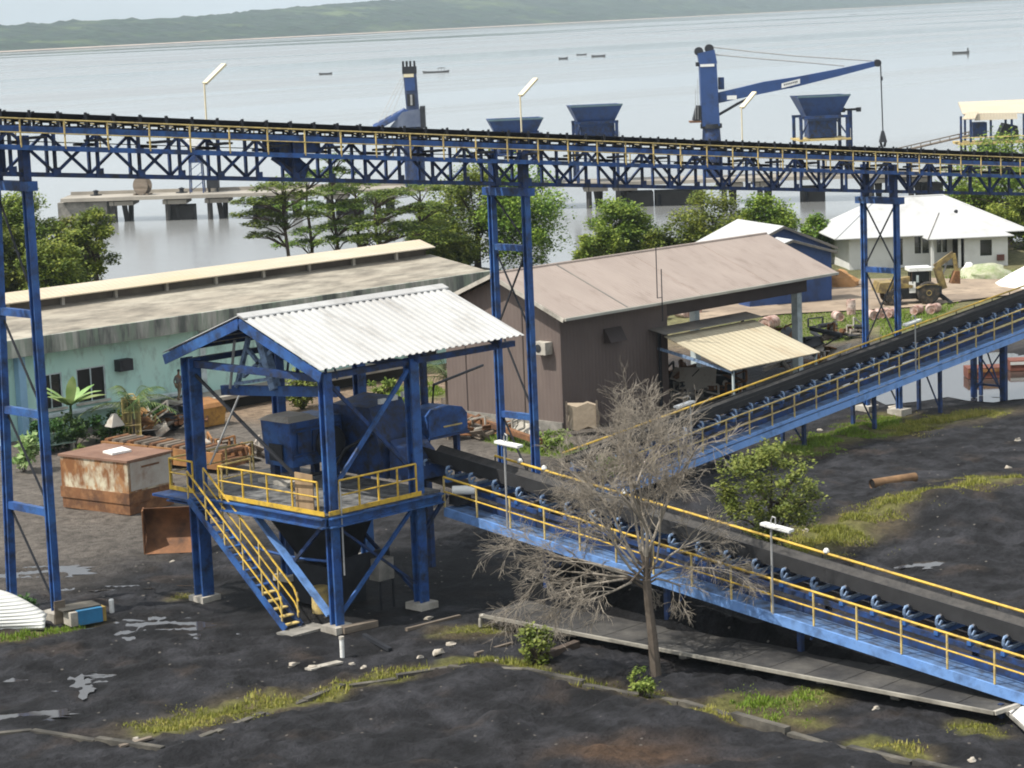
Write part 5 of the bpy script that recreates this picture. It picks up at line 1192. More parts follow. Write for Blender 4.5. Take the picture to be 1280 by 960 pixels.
boat(748, 70.5, 18, 'dark canoe, rightmost of the trio on open water right of centre')
boat(1066, 18.5, 10, 'tiny boat close to the far shore above the boom tip')
boat(1201, 66.5, 22, 'longboat with raised stern at the far right of the bay', (.36, .44))
# ================================================================== vegetation
def leaf(m, p, sz, rg, flat=.5):
    """one pointed leaf: two triangles bent along the midrib"""
    a = rg.uniform(0, math.tau); el = rg.gauss(0, flat)
    d = V((math.cos(a) * math.cos(el), math.sin(a) * math.cos(el), math.sin(el)))
    s_ = V((-math.sin(a), math.cos(a), rg.uniform(-.5, .5))) * sz * .36
    q = p + d * sz; mid = p + d * sz * .5 + V((0, 0, sz * .08))
    o = len(m.v); m.v += [p, mid + s_, q, mid - s_]; m.f += [(o, o + 1, o + 2, o + 3)]; m.sm.append(False); m.mi.append(0)
def clump(m, c, r, n, sz, rg, flat=.5):
    c = V(c)
    for _ in range(n):
        while True:
            q = V((rg.uniform(-1, 1), rg.uniform(-1, 1), rg.uniform(-1, 1)))
            if q.length < 1: break
        q = q * (.55 + .45 * rg.random())
        leaf(m, c + V((q.x * r[0], q.y * r[1], q.z * r[2])), sz * rg.uniform(.6, 1.3), rg, flat)
def crown_lobes(c, R, n, rg, fill=.75):
    out = []
    for _ in range(n):
        while True:
            q = V((rg.uniform(-1, 1), rg.uniform(-1, 1), rg.uniform(-1, 1)))
            if .25 < q.length < 1: break
        out.append(V(c) + V((q.x * R[0], q.y * R[1], q.z * R[2])) * fill)
    return out
def tree(name, label, cat, base, h, R, seed, mat, nl=42, per=70, sz=.34, group=None, bark=BARKD, trunk_f=.45, loose=1.0, lobe=.33):
    rg = random.Random(seed); base = V(base)
    t = thing(name, label, cat, base, group)
    c = V((rg.uniform(-.2, .2), rg.uniform(-.2, .2), h - R[2]))
    m = MB(); tr = .035 * h
    top = c + V((0, 0, -.1 * R[2]))
    m.tube([V((0, 0, -.4)), V((.1, .05, h * .22)), top * .75, top], [tr, tr * .8, tr * .5, tr * .25], 7)
    lobes = crown_lobes(c, R, nl, rg, .86)
    for L_ in lobes[:16]:
        s_ = V((0, 0, 0)).lerp(top, rg.uniform(trunk_f, .95)); m.tube([s_, s_.lerp(L_, .55) + V((0, 0, .2)), L_], [tr * .3, tr * .2, .02], 5, False)
    part('trunk', m, bark, t, True)
    cm = MB(); rl = lobe * min(R[0], R[1], R[2] * 1.2)
    for L_ in lobes:
        k = rg.uniform(.6, 1.35) * rl
        clump(cm, L_, (k * 1.15, k * 1.15, k * .8 * loose), int(per * rg.uniform(.6, 1.3)), sz, rg)
    part('crown', cm, mat, t, True)
    return t
def rooted(px, pytop, d, z=None):
    p = P(px, 300, d=d); p.z = height(p.x, p.y) if z is None else z; return p, P(px, pytop, d=d).z - p.z
TG = 'trees along the shore'
for i, (px, pt, d, rx, lab, mat) in enumerate((
    (28, 224, 172, 3.4, 'tall dense mangrove behind the left tower legs, highest of the left clump', LEAF_MANG), (80, 258, 174, 2.6, 'rounded mangrove in the middle of the left clump', LEAF_MANG),
    (118, 256, 170, 1.9, 'narrow mangrove at the right end of the left clump beside open water', LEAF_MANG), (-12, 262, 168, 3.0, 'mangrove cut by the left edge of the picture', LEAF_MANG),
    (62, 300, 165, 2.8, 'low dark mangrove in front of the left clump above the cream roof vent', LEAF_MANG),
    (596, 192, 192, 4.0, 'large leafy shore tree behind the middle tower, left of its legs', LEAF_SHORE), (655, 200, 190, 4.2, 'large leafy shore tree rising between the legs of the middle tower', LEAF_SHORE),
    (778, 238, 184, 2.6, 'bright green pointed shore tree behind the antenna mast', LEAF_SHORE), (752, 282, 180, 1.9, 'small round shore tree above the brown ridge, left of the antenna mast', LEAF_SHORE),
    (826, 280, 182, 1.7, 'low shore bush just right of the antenna mast', LEAF_SHORE),
    (888, 236, 182, 3.3, 'broad green shore tree above the right half of the brown roof', LEAF_SHORE), (958, 242, 181, 2.5, 'green shore tree behind the white roof peak of the blue shed', LEAF_SHORE),
    (1019, 266, 186, 1.4, 'small shore bush between the blue shed and the white house', LEAF_SHORE),
    (548, 262, 198, 2.6, 'bushy tree left of the large tree by the middle tower', LEAF_MANG), (560, 292, 186, 2.2, 'low bush above the end of the long stained roof', LEAF_MANG),
    (1262, 168, 196, 5.6, 'large dark tree behind the right end of the white house', LEAF_MANG), (1222, 214, 200, 3.2, 'tree standing behind the white roof hip, left of the large dark tree', LEAF_MANG), (1285, 235, 190, 3.5, 'tree at the right edge beside the white house', LEAF_MANG))):
    b, h = rooted(px, pt, d)
    tree('shore_tree', lab, 'tree', b, h, (rx, rx, max(1.2, min(h * .5, rx * 1.45)) if i != 4 else 2.4), 100 + i, mat, 66 if rx > 2 else 34, 230, .26, TG, lobe=.36)

def layered_tree(label, px, pbase, ptop, d, layers, seed):
    rg = random.Random(seed); b = P(px, 300, d=d); b.z = height(b.x, b.y); k = K(d)
    t = thing('layered_tree', label, 'tree', b, 'layered trees behind the green roof', math.radians(-45))
    h = P(px, ptop, d=d).z - b.z; m = MB()
    m.tube([(0, 0, -.5), (.1, 0, h * .35), (-.15, .1, h * .7), (0, 0, h * .96)], [.17, .14, .1, .05], 7)
    cm = MB()
    for (lx0, lx1, ly) in layers:
        z = P(px, ly, d=d).z - b.z; x0, x1 = (lx0 - px) * k, (lx1 - px) * k; cx = (x0 + x1) / 2; r = (x1 - x0) / 2
        for j in range(7):
            a = rg.uniform(0, math.tau); e = V((cx + r * .85 * math.cos(a), r * .7 * math.sin(a), z + rg.uniform(-.15, .2)))
            m.tube([(0, 0, max(.3, z - .9)), V((0, 0, z - .35)).lerp(e, .5), e], [.06, .04, .015], 4, False)
        for j in range(int(26 * max(1, r))):
            a = rg.uniform(0, math.tau); q = math.sqrt(rg.random())
            c = (cx + r * q * math.cos(a), r * .8 * q * math.sin(a), z + .35 * (1 - q * q) + rg.uniform(-.18, .12))
            clump(cm, c, (.55, .55, .16), 22, .22, rg, .3)
    part('trunk', m, BARKD, t, True); part('crown', cm, LEAF_UMB, t, True)
layered_tree('layered tree with flat leaf tiers and bare lower trunk behind the cream roof vent', 358, 325, 222, 176,
             [(320, 392, 234), (290, 366, 252), (292, 352, 268), (305, 360, 280), (310, 350, 294), (348, 408, 246), (352, 412, 272)], 5)
layered_tree('layered tree with flat leaf tiers, second from left behind the green roof', 420, 325, 205, 182,
             [(392, 450, 216), (385, 455, 240), (380, 470, 262), (400, 460, 282), (395, 445, 302), (405, 448, 200)], 6)
layered_tree('low layered tree with bright flat top right of the others', 472, 325, 240, 178,
             [(440, 515, 284), (436, 500, 300), (460, 540, 268), (480, 560, 292), (450, 520, 245), (500, 565, 262)], 8)
layered_tree('layered tree with drooping tiers between the first two behind the green roof', 388, 325, 212, 186,
             [(350, 430, 222), (345, 415, 258), (365, 440, 290), (340, 400, 306)], 15)
layered_tree('layered tree squeezed between the second tree and the bright flat topped one', 448, 325, 226, 188,
             [(405, 480, 232), (420, 500, 254), (410, 490, 276), (425, 495, 298)], 16)
layered_tree('layered tree at the right end of the row beside the roof vent end', 528, 325, 232, 184,
             [(490, 570, 238), (500, 575, 262), (485, 560, 282), (505, 580, 300)], 18)
# bare tree shapes
def grow(m, p, d, L_, r, depth, rg, spread=.55, droop=0.0, kids=(2, 3), shrink=.74):
    n = 3; pts = [p]; rr = [r]; q = p; dd = d.copy()
    for i in range(n):
        dd = (dd + V((rg.gauss(0, .16), rg.gauss(0, .16), rg.gauss(0, .12) - droop))).normalized(); q = q + dd * L_ / n; pts.append(q); rr.append(r * (1 - .35 * (i + 1) / n))
    m.tube(pts, rr, 6 if r > .03 else 3, False)
    if depth == 0: return
    for _ in range(rg.randint(*kids)):
        f = rg.uniform(.35, 1.0); i = min(n - 1, int(f * n)); s_ = pts[i].lerp(pts[i + 1], f * n - i)
        nd = (dd + V((rg.gauss(0, spread), rg.gauss(0, spread), rg.gauss(0, spread * .8) + .08))).normalized()
        grow(m, s_, nd, L_ * rg.uniform(shrink - .14, shrink + .12), max(.006, r * rg.uniform(.45, .66)), depth - 1, rg, spread, droop, kids, shrink)
tb = P(820, 842, z=0); tb.z = height(tb.x, tb.y) - .05
bt = thing('bare_tree', 'leafless grey tree with dense twigs standing in front of the inclined conveyor', 'tree', tb, None)
rg = random.Random(21); m = MB(); cm = MB()
fork = V((-.14, .14, 3.0))
m.tube([V((0, 0, -.2)), V((-.05, .05, 1.2)), V((-.12, .1, 2.2)), fork], [.19, .15, .13, .13], 8)
k72 = 72 / FPX
for tx_, ty_, tz, r in ((-.3, 2.0, 3.2, .075), (-1.6, 1.0, 3.0, .065), (.9, .6, 3.1, .075), (.1, 0, 3.6, .09), (-2.2, 0, 1.6, .065), (-2.7, .5, .45, .06), (-2.3, -.6, -.15, .055), (1.9, .2, 1.6, .055), (1.4, .3, .0, .05), (-1.2, .4, 2.4, .06), (1.6, 0, 2.6, .05), (-3.3, .3, 1.3, .06), (-3.5, 0, .2, .055), (-2.9, -.3, .9, .05), (2.4, .3, 1.0, .045), (-.7, .2, 4.0, .07), (.5, .5, 4.2, .07), (-1.9, .6, 2.6, .055), (.35, .2, -.6, .04), (-1.6, .3, .1, .045)):
    d = R0 * tx_ + N0 * ty_ + V((0, 0, tz)); L_ = d.length
    r *= .72; m.tube([fork + V((0, 0, rg.uniform(-.5, .5))), fork + d * .22], [r, r * .9], 6, False)
    grow(cm, fork + d * .2, d.normalized(), L_ * .62, r, 5 if tz > .5 else 4, rg, .46, .03 if tz > 1 else .07, (3, 4), .68)
part('trunk', m, BARK, bt, True); part('branches', cm, M('bleached_twigs', (.33, .29, .235), .95, .25, 2, col2=(.21, .18, .14), cover=.42), bt, True)
# thicket of dry brush behind the incline
for i, (px, py, hgt, lab) in enumerate(((742, 640, 5.6, 'grey dry brush behind the incline, left of the bare tree crown'), (800, 640, 6.2, 'grey dry brush directly behind the bare tree crown'), (858, 640, 5.0, 'grey dry brush behind the incline, right of the bare tree crown'), (895, 665, 3.2, 'low dry brush beside the green roadside tree'), (700, 625, 3.6, 'low dry brush at the foot of the middle tower'))):
    b = P(px, py, z=0); b.z = height(b.x, b.y); b = b + N0 * 3
    rg = random.Random(40 + i); cm = MB()
    for j in range(20):
        grow(cm, V((rg.uniform(-1.2, 1.2), rg.uniform(-1.2, 1.2), -.1)), V((rg.gauss(0, .3), rg.gauss(0, .3), 1)).normalized(), hgt * .42, .035, 4, rg, .36, 0, (2, 4), .68)
    solo('dry_brush', cm, TWIG, lab, 'brush', b, 'dry brush behind the incline')
for px, py, hh, lab in ((716, 330, 112, 'tall leafless sapling against the water, left of the shore trees'), (728, 330, 60, 'short leafless sapling against the water beside the taller one'), (245, 352, 46, 'leafless shrub at the waterline above the cream roof vent')):
    b, h = rooted(px, py - hh, 186); rg = random.Random(px); cm = MB()
    for j in range(2): grow(cm, V((rg.uniform(-.3, .3), 0, -.2)), V((rg.gauss(0, .12), rg.gauss(0, .12), 1)).normalized(), h * .5, .07, 4, rg, .38, 0, (2, 3), .68)
    solo('leafless_sapling', cm, TWIG, lab, 'sapling', b, 'leafless saplings at the shore')
# green trees and bushes on the yard
b = P(966, 705, z=0); b.z = height(b.x, b.y)
tree('roadside_tree', 'bushy yellow-green young tree behind the inclined conveyor on the coal yard', 'tree', b, 4.9, (2.05, 2.05, 2.3), 61, LEAF_BUSH, 85, 105, .14, None, BARKD, .15, 1.0, .24)
def bush(label, px, py, wpx, hpx, seed, mat, n=16, per=70, sz=.10, zz=None, d=None, name='bush'):
    b = P(px, py, z=0) if d is None else P(px, py, d=d); b.z = height(b.x, b.y) if zz is None else zz
    k = K(b.dot(N0)); R = (wpx * k / 2, wpx * k / 2, hpx * k / 2); rg = random.Random(seed)
    t = thing(name, label, 'bush', b); m = MB(); cm = MB()
    for L_ in crown_lobes((0, 0, R[2]), R, n, rg, .8):
        m.tube([(0, 0, -.1), V((0, 0, R[2] * .3)).lerp(L_, .5), L_], [.03, .02, .008], 4, False)
        kk = .38 * min(R); clump(cm, L_, (kk * rg.uniform(.8, 1.4),) * 2 + (kk,), per, sz, rg, .6)
    part('stems', m, BARKD, t, True); part('foliage', cm, mat, t, True); return t
bush('green bush growing in front of the low slab platform left of the bare tree', 668, 828, 62, 55, 3, LEAF_BUSH, 22, 46, .15)
bush('small green weed bush at the foot of the bare tree trunk', 803, 878, 40, 44, 4, LEAF_BUSH, 14, 34, .13)
bush('bright lime green bush among the dry brush behind the conveyor rail', 757, 596, 44, 36, 5, LEAF_LIME, 16, 40, .22, .9, 97)
bush('small lime sprig low in the dry brush above the conveyor crossing', 822, 512, 30, 22, 6, LEAF_LIME, 8, 30, .16, 3.6, 97) if False else None
bush('round green shrub seen through the shed beyond the crusher', 378, 512, 66, 50, 7, LEAF_BUSH, 24, 50, .24)
bush('dark green hedge under the windows of the green building', 92, 560, 96, 46, 8, LEAF_DK, 22, 60, .22)
bush('dark green hedge section below the left window behind the tower leg', 58, 566, 60, 50, 31, LEAF_DK, 22, 70, .2)
bush('yellow-green shrub between the palm and the wire cage', 150, 546, 44, 34, 32, LEAF_BUSH, 14, 50, .2)
bush('leafy shrub at the foot of the green wall near the walking man', 190, 530, 40, 26, 33, LEAF_DK, 14, 50, .2)
bush('dark green shrub beside the hedge near the palm', 132, 552, 56, 46, 9, LEAF_DK, 14, 60, .22)
bush('pale leafy plant behind the left tower legs', 30, 590, 44, 60, 10, LEAF_BAN, 14, 34, .34)
bush('yellow-green weeds next to the rusty tank', 104, 578, 36, 22, 11, LEAF_BUSH, 10, 40, .18)
bush('low green bush at the base of the left tower', 30, 775, 46, 36, 12, LEAF_DK, 14, 46, .15)
bush('ragged bush at the foot of the middle tower', 690, 562, 66, 28, 13, LEAF_BUSH, 16, 40, .16)
bush('dark creeper clump below the shed awnings', 480, 492, 46, 22, 14, LEAF_BUSH, 12, 40, .2)
def banana(label, px, py, hpx, seed):
    b = P(px, py, z=0); k = K(b.dot(N0)); h = hpx * k; rg = random.Random(seed); b.z = height(b.x, b.y)
    t = thing('banana_plant', label, 'plant', b); m = MB(); m.tube([(0, 0, -.1), (0, 0, h * .3), (.03, 0, h * .55)], [.09, .08, .06], 8); part('stem', m, LEAF_DK, t, True)
    for j in range(11):
        a = math.tau * j / 11 + rg.uniform(-.3, .3); tilt = rg.uniform(.25, 1.1); L_ = h * rg.uniform(.45, .62); d = V((math.cos(a), math.sin(a), 0)); pts = []
        for i in range(6):
            f = i / 5; pts.append(V((0, 0, h * .5)) + d * (L_ * f * math.sin(tilt)) + V((0, 0, L_ * (f * math.cos(tilt) - .35 * f * f))))
        s_ = V((-d.y, d.x, 0)); vs = []; m = MB()
        for i, p in enumerate(pts):
            w_ = .17 * h * (math.sin(math.pi * (.12 + .86 * i / 5)) ** .7) * .8; vs += [p - s_ * w_ / 2 - V((0, 0, w_ * .16)), p, p + s_ * w_ / 2 - V((0, 0, w_ * .16))]
        m.add(vs, [(i * 3 + c, i * 3 + c + 1, i * 3 + c + 4, i * 3 + c + 3) for i in range(5) for c in (0, 1)], True)
        part('leaf', m, LEAF_BAN, t, True)
banana('pale green banana plant in front of the dark window of the green building', 91, 556, 104, 3)
def palm(label, px, py, hpx, seed, nf=16, mat=LEAF_PALM, z=0):
    b = P(px, py, z=0); k = K(b.dot(N0)); h = hpx * k; rg = random.Random(seed); b.z = height(b.x, b.y)
    t = thing('palm', label, 'palm', b); m = MB(); m.tube([(0, 0, -.1), (.02, 0, h * .45)], [.13, .10], 8); part('trunk', m, BARK, t, True)
    for j in range(nf):
        a = math.tau * j / nf + rg.uniform(-.2, .2); tilt = rg.uniform(.3, 1.25); L_ = h * rg.uniform(.62, .9); d = V((math.cos(a), math.sin(a), 0)); s_ = V((-d.y, d.x, 0)); m = MB(); pts = []
        for i in range(9):
            f = i / 8; pts.append(V((0, 0, h * .45)) + d * (L_ * f * math.sin(tilt)) + V((0, 0, L_ * (f * math.cos(tilt) - .55 * f * f))))
        m.tube(pts, .015, 3, False)
        for i in range(1, 9):
            for sg in (-1, 1):
                for q in (0, .5):
                    p = pts[i - 1].lerp(pts[i], q) if i else pts[i]; ll = .3 * L_ * (1 - .5 * abs(i / 8 - .4)); e = p + (s_ * sg * .8 + d * .5) * ll - V((0, 0, ll * .35)); wv = d * .035
                    m.add([p - wv, p + wv, e], [(0, 1, 2)])
        part('frond', m, mat, t, True)
palm('low bushy palm with arching fronds against the green wall', 168, 548, 92, 5)
palm('young palm half hidden behind the crusher shed near the brown building', 560, 510, 84, 9, 14, LEAF_PALM)

# grass: rough strips and lawns
def blade(m, x, y, z, h, rg, wid=.03):
    a = rg.uniform(0, math.tau); l = rg.uniform(.1, .6) * h; dx, dy = math.cos(a), math.sin(a)
    o = len(m.v); m.v += [(x - dy * wid, y + dx * wid, z), (x + dy * wid, y - dx * wid, z), (x + dx * l, y + dy * l, z + h)]; m.f.append((o, o + 1, o + 2)); m.sm.append(False); m.mi.append(0)
rg = random.Random(77); gy_, gg_ = MB(), MB()
LUSH = {3, 6, 11}
for i, (pl, hw, h) in enumerate(GL):
    tgt = gg_ if i in (4, 5, 8, 11) else gy_
    for (a, b_) in zip(pl, pl[1:]):
        L_ = math.dist(a, b_); n = int(L_ * hw * 900)
        for _ in range(n):
            f = rg.random(); g = rg.gauss(0, hw * .9); x = a[0] + (b_[0] - a[0]) * f; y = a[1] + (b_[1] - a[1]) * f
            nxv, nyv = -(b_[1] - a[1]) / L_, (b_[0] - a[0]) / L_
            x += nxv * g + rg.gauss(0, .12); y += nyv * g + rg.gauss(0, .12)
            if noise.noise(V((x * .8, y * .8, 4))) < -.28 + .3 * abs(g) / hw: continue
            blade(tgt, x, y, height(x, y) - .02, h * rg.uniform(.2, 1.0) * (1.25 - .55 * min(1.5, abs(g) / hw)) * (.7 + .9 * max(0, noise.noise(V((x * .9, y * .9, 14))))), rg, .03)
for pl, h in LAWN:
    xs = [p[0] for p in pl]; ys = [p[1] for p in pl]; area = (max(xs) - min(xs)) * (max(ys) - min(ys))
    for _ in range(int(area * 42)):
        x = rg.uniform(min(xs), max(xs)); y = rg.uniform(min(ys), max(ys))
        if in_poly(x, y, pl): blade(gg_, x, y, height(x, y) - .02, h * rg.uniform(.5, 1.6), rg, .05)
for mbx, mt, lab in ((gy_, GRASS_Y, 'rough yellowing grass growing along the kerbs and across the coal yard'), (gg_, GRASS_G, 'short bright green grass by the road and on the yard')):
    solo('grass', mbx, mt, lab, 'grass', (0, 0, 0), None, 'stuff')

# ================================================================== yard clutter
def kerb(pl, label, w_=.22, h0=.16, mat=CONC):
    t = thing('kerb_wall', label, 'kerb', (*pl[0], 0))
    for a, b in zip(pl, pl[1:]):
        L_ = math.dist(a, b); n = max(1, round(L_ / 2.2))
        for i in range(n):
            p = V((*a, 0)).lerp(V((*b, 0)), i / n + .006); q = V((*a, 0)).lerp(V((*b, 0)), (i + 1) / n - .006)
            z = .5 * (height(p.x, p.y) + height(q.x, q.y)); hh = h0 + .06 * math.sin(i * 2.3)
            part('kerb_block', MB().bar(p + V((0, 0, z + hh - .3)), q + V((0, 0, z + hh - .3 + .02 * math.sin(i * 1.7))), w_, .6), mat, t)
KM = M('dirty_kerb_concrete', (.13, .118, .095), .95, .35, 1.5, col2=(.045, .042, .036), cover=.58, bump=.4, bscale=10)
kerb(KERB_A, 'low concrete kerb at the lower left corner of the coal yard', .22, .05, KM)
kerb(KERB_B, 'dark low kerb running up from the lower left, lined with yellowing grass', .22, .05, KM)
kerb(KERB_C, 'low concrete kerb running down to the lower right, lined with grass tufts', .24, .12, KM)
# rusty tank
a, b, c = P(163, 645, z=0), P(92, 636, z=0), P(212, 630, z=0)
u1, u2 = (b - a), (c - a); u1.z = u2.z = 0; u1 = u1.normalized() * 4.0; u2 = V((u1.y, -u1.x, 0)).normalized() * 2.6
if u2.dot(c - a) < 0: u2 = -u2
rk = thing('rusty_tank', 'large rusty steel tank box with peeling pale paint and rusty lid', 'tank', a)
Hh = 2.05
def slabq(z0, z1, g=0.0):
    e1, e2 = u1.normalized() * g, u2.normalized() * g
    q4 = [a - e1 - e2, a + u1 + e1 - e2, a + u1 + u2 + e1 + e2, a + u2 - e1 + e2]
    return [V((p.x, p.y, z0)) for p in q4], [V((p.x, p.y, z1)) for p in q4]
part('lower_body', MB().hexa(*slabq(.02, .48)), RUST, rk); part('middle_band', MB().hexa(*slabq(.482, .94, .05)), RUST, rk)
part('upper_body', MB().hexa(*slabq(.942, 2.24)), RUSTPAINT, rk); part('end_plate', MB().hexa([p + V((0, 0, 0)) for p in (a - u1.normalized() * .03 + u2 * .05 + V((0, 0, 1.02)), a - u1.normalized() * .004 + u2 * .05 + V((0, 0, 1.02)), a - u1.normalized() * .004 + u2 * .97 + V((0, 0, 1.02)), a - u1.normalized() * .03 + u2 * .97 + V((0, 0, 1.02)))],
     [p for p in (a - u1.normalized() * .03 + u2 * .05 + V((0, 0, 2.2)), a - u1.normalized() * .004 + u2 * .05 + V((0, 0, 2.2)), a - u1.normalized() * .004 + u2 * .97 + V((0, 0, 2.2)), a - u1.normalized() * .03 + u2 * .97 + V((0, 0, 2.2)))]), RUSTGREY, rk)
part('lid', MB().hexa(*slabq(2.242, 2.34, .06)), RUSTTOP, rk)
part('end_slot', MB().bar(a - u1.normalized() * .035 + u2 * .3 + V((0, 0, 1.95)), a - u1.normalized() * .035 + u2 * .7 + V((0, 0, 1.95)), .02, .08), RUST, rk)
p = a + u1 * .45 + u2 * .45; solo('steel_sheet', MB().hexa([p + V((-.5, -.4, 2.35)), p + V((.5, -.4, 2.35)), p + V((.6, .4, 2.35)), p + V((-.4, .4, 2.35))], [p + V((-.5, -.4, 2.44)), p + V((.5, -.4, 2.44)), p + V((.6, .4, 2.48)), p + V((-.4, .4, 2.44))]), WHITE, 'white sheet lying flat on top of the rusty tank', 'sheet', p + V((0, 0, 2.35)))
# rusty bucket plate beside the shed
a = P(180, 693, z=0); b = P(246, 690, z=0)
bl = thing('loader_bucket', 'curved rusty loader bucket standing on the ground behind the shed stairs', 'bucket', a); m = MB()
n = 9; w_ = (b - a); bk = V((-w_.y, w_.x, 0)).normalized()
if bk.dot(N0) < 0: bk = -bk
vs = []
for i in range(n):
    f = i / (n - 1); z = 1.75 * f; o = .75 * math.sin(f * math.pi * .9)
    vs += [a + bk * o + V((0, 0, z)), b + bk * o + V((0, 0, z)), b + bk * (o + .06) + V((0, 0, z)), a + bk * (o + .06) + V((0, 0, z))]
m.add(vs, [(i * 4 + j, i * 4 + (j + 1) % 4, i * 4 + 4 + (j + 1) % 4, i * 4 + 4 + j) for i in range(n - 1) for j in range(4)] + [(0, 1, 2, 3), (n * 4 - 4, n * 4 - 3, n * 4 - 2, n * 4 - 1)], True)
part('curved_plate', m, M('scoured_rust', (.30, .13, .05), .7, .3, 1.0, col2=(.07, .035, .02), cover=.45), bl)
for e, nm in ((a, 'side_plate'), (b, 'side_plate')):
    part(nm, MB().prism([e + V((0, 0, 0)), e + bk * .78 + V((0, 0, .9)), e + bk * .5 + V((0, 0, 1.75)), e + V((0, 0, 1.7)) - bk * .05], w_.normalized() * .05), RUST, bl)
# rusty apron feeder lying on the yard
a, b = P(128, 577, z=0), P(240, 590, z=0)
af = thing('scrap_conveyor', 'long rusty orange scrap conveyor with grey roller grid lying behind the tank', 'scrap conveyor', a)
dd = (b - a).normalized(); bk = V((-dd.y, dd.x, 0)); bk = bk if bk.dot(N0) > 0 else -bk; ln = (b - a).length + 2
for i in range(5):
    p = a + dd * (ln * i / 5 + .04); q = a + dd * (ln * (i + 1) / 5 - .04)
    part('side_panel', MB().bar(p + V((0, 0, .62)), q + V((0, 0, .62)), .12, .75), RUSTO, af)
part('side_beam', MB().bar(a + bk * 1.6 + V((0, 0, .7)), a + dd * ln + bk * 1.6 + V((0, 0, .7)), .12, .7), RUST, af)
for i in range(16):
    p = a + dd * (ln * (i + .5) / 16); part('roller', MB().tube([p + bk * .1 + V((0, 0, 1.0)), p + bk * 1.5 + V((0, 0, 1.0))], .13, 8), WOODG if i % 3 else RUST, af)
part('bed', MB().bar(a + bk * .8 + V((0, 0, .45)), a + dd * ln + bk * .8 + V((0, 0, .45)), 1.4, .3), RUST, af)
p = P(145, 555, z=0); part('hoist_hook', MB().hexa([p + V((-.4, -.3, .9)), p + V((.4, -.3, .9)), p + V((.4, .3, .9)), p + V((-.4, .3, .9))], [p + V((-.1, -.1, 1.5)), p + V((.1, -.1, 1.5)), p + V((.1, .1, 1.5)), p + V((-.1, .1, 1.5))]), RUSTGREY, af)
# more scrap
def scrap(label, px, py, wpx, hpx, seed, n=9, mats=(RUST, RUSTO, RUSTGREY, STEELDK), name='scrap_pile', dd=None):
    b = P(px, py, z=0) if dd is None else P(px, py, d=dd); b.z = height(b.x, b.y); k = K(b.dot(N0)); W, Hh = wpx * k / 2, hpx * k; rg = random.Random(seed)
    t = thing(name, label, 'scrap', b)
    for i in range(n):
        c = R0 * rg.uniform(-W, W) + N0 * rg.uniform(-W * .5, W * .5) + V((0, 0, rg.uniform(.1, .75) * Hh)); a = rg.uniform(0, math.tau); L_ = rg.uniform(.4, 1.0) * W
        d = V((math.cos(a), math.sin(a), rg.gauss(0, .25))) * L_
        kind = i % 4
        if kind == 0: part('scrap_beam', MB().hbeam(c - d / 2, c + d / 2, .22, t=.04), rg.choice(mats), t, True)
        elif kind == 1: part('scrap_pipe', MB().tube([c - d / 2, c + d / 2], .14, 8), rg.choice(mats), t, True)
        elif kind == 2: part('scrap_plate', MB().bar(c - d / 2, c + d / 2, L_ * .6, .05, (rg.gauss(0, .5), rg.gauss(0, .5), 1)), rg.choice(mats), t, True)
        else: part('scrap_frame', MB().bar(c - d / 2, c + d / 2, .08, .08).bar(c - d / 2 + V((0, 0, .5)), c + d / 2 + V((0, 0, .5)), .08, .08).bar(c - d / 2, c - d / 2 + V((0, 0, .5)), .08, .08).bar(c + d / 2, c + d / 2 + V((0, 0, .5)), .08, .08), rg.choice(mats), t, True)
scrap('heap of rusty steel frames under the raised walkway left of the shed', 208, 540, 84, 32, 1, 30)
scrap('heap of rusty pipes and plates right of the cream canopy', 1006, 468, 84, 78, 2, 44, (RUST, RUSTO, STEELDK, RUSTGREY, WOODG))
scrap('scrap machine parts on the grass in front of the blue tower', 1046, 424, 56, 26, 3, 18, (RUST, STEELDK, RUSTGREY))
scrap('dark machinery and hoses under the cream canopy', 875, 497, 96, 50, 4, 34, (STEELDK, RUSTGREY, RUST, STEELDK))
scrap('rusty beams lying beside the brown wall and the blue tower', 610, 546, 96, 20, 5, 20, (WOODG, RUST, CONCL))
scrap('broken timber and steel left of the shed beyond the platform rail', 285, 575, 78, 28, 6, 24, (RUST, WOODG, RUSTO, RUSTGREY))
p = P(258, 532, z=0); t = thing('steel_bin', 'orange-yellow steel bin seen just right of the shed back column', 'bin', p)
part('bin_body', MB().hexa([p + V((-.7, -.6, .05)), p + V((.7, -.6, .05)), p + V((.7, .6, .05)), p + V((-.7, .6, .05))], [p + V((-.8, -.7, 1.0)), p + V((.8, -.7, 1.0)), p + V((.8, .7, 1.0)), p + V((-.8, .7, 1.0))]), M('ochre_paint', (.42, .22, .05), .8, .2, 1.5, grime=(.12, .06, .03), gamt=.3), t)
part('bin_lid', MB().hexa([p + V((-.85, -.75, 1.002)), p + V((.85, -.75, 1.002)), p + V((.85, .75, 1.002)), p + V((-.85, .75, 1.002))], [p + V((-.7, -.6, 1.2)), p + V((.7, -.6, 1.2)), p + V((.7, .6, 1.35)), p + V((-.7, .6, 1.35))]), RUSTO, t)
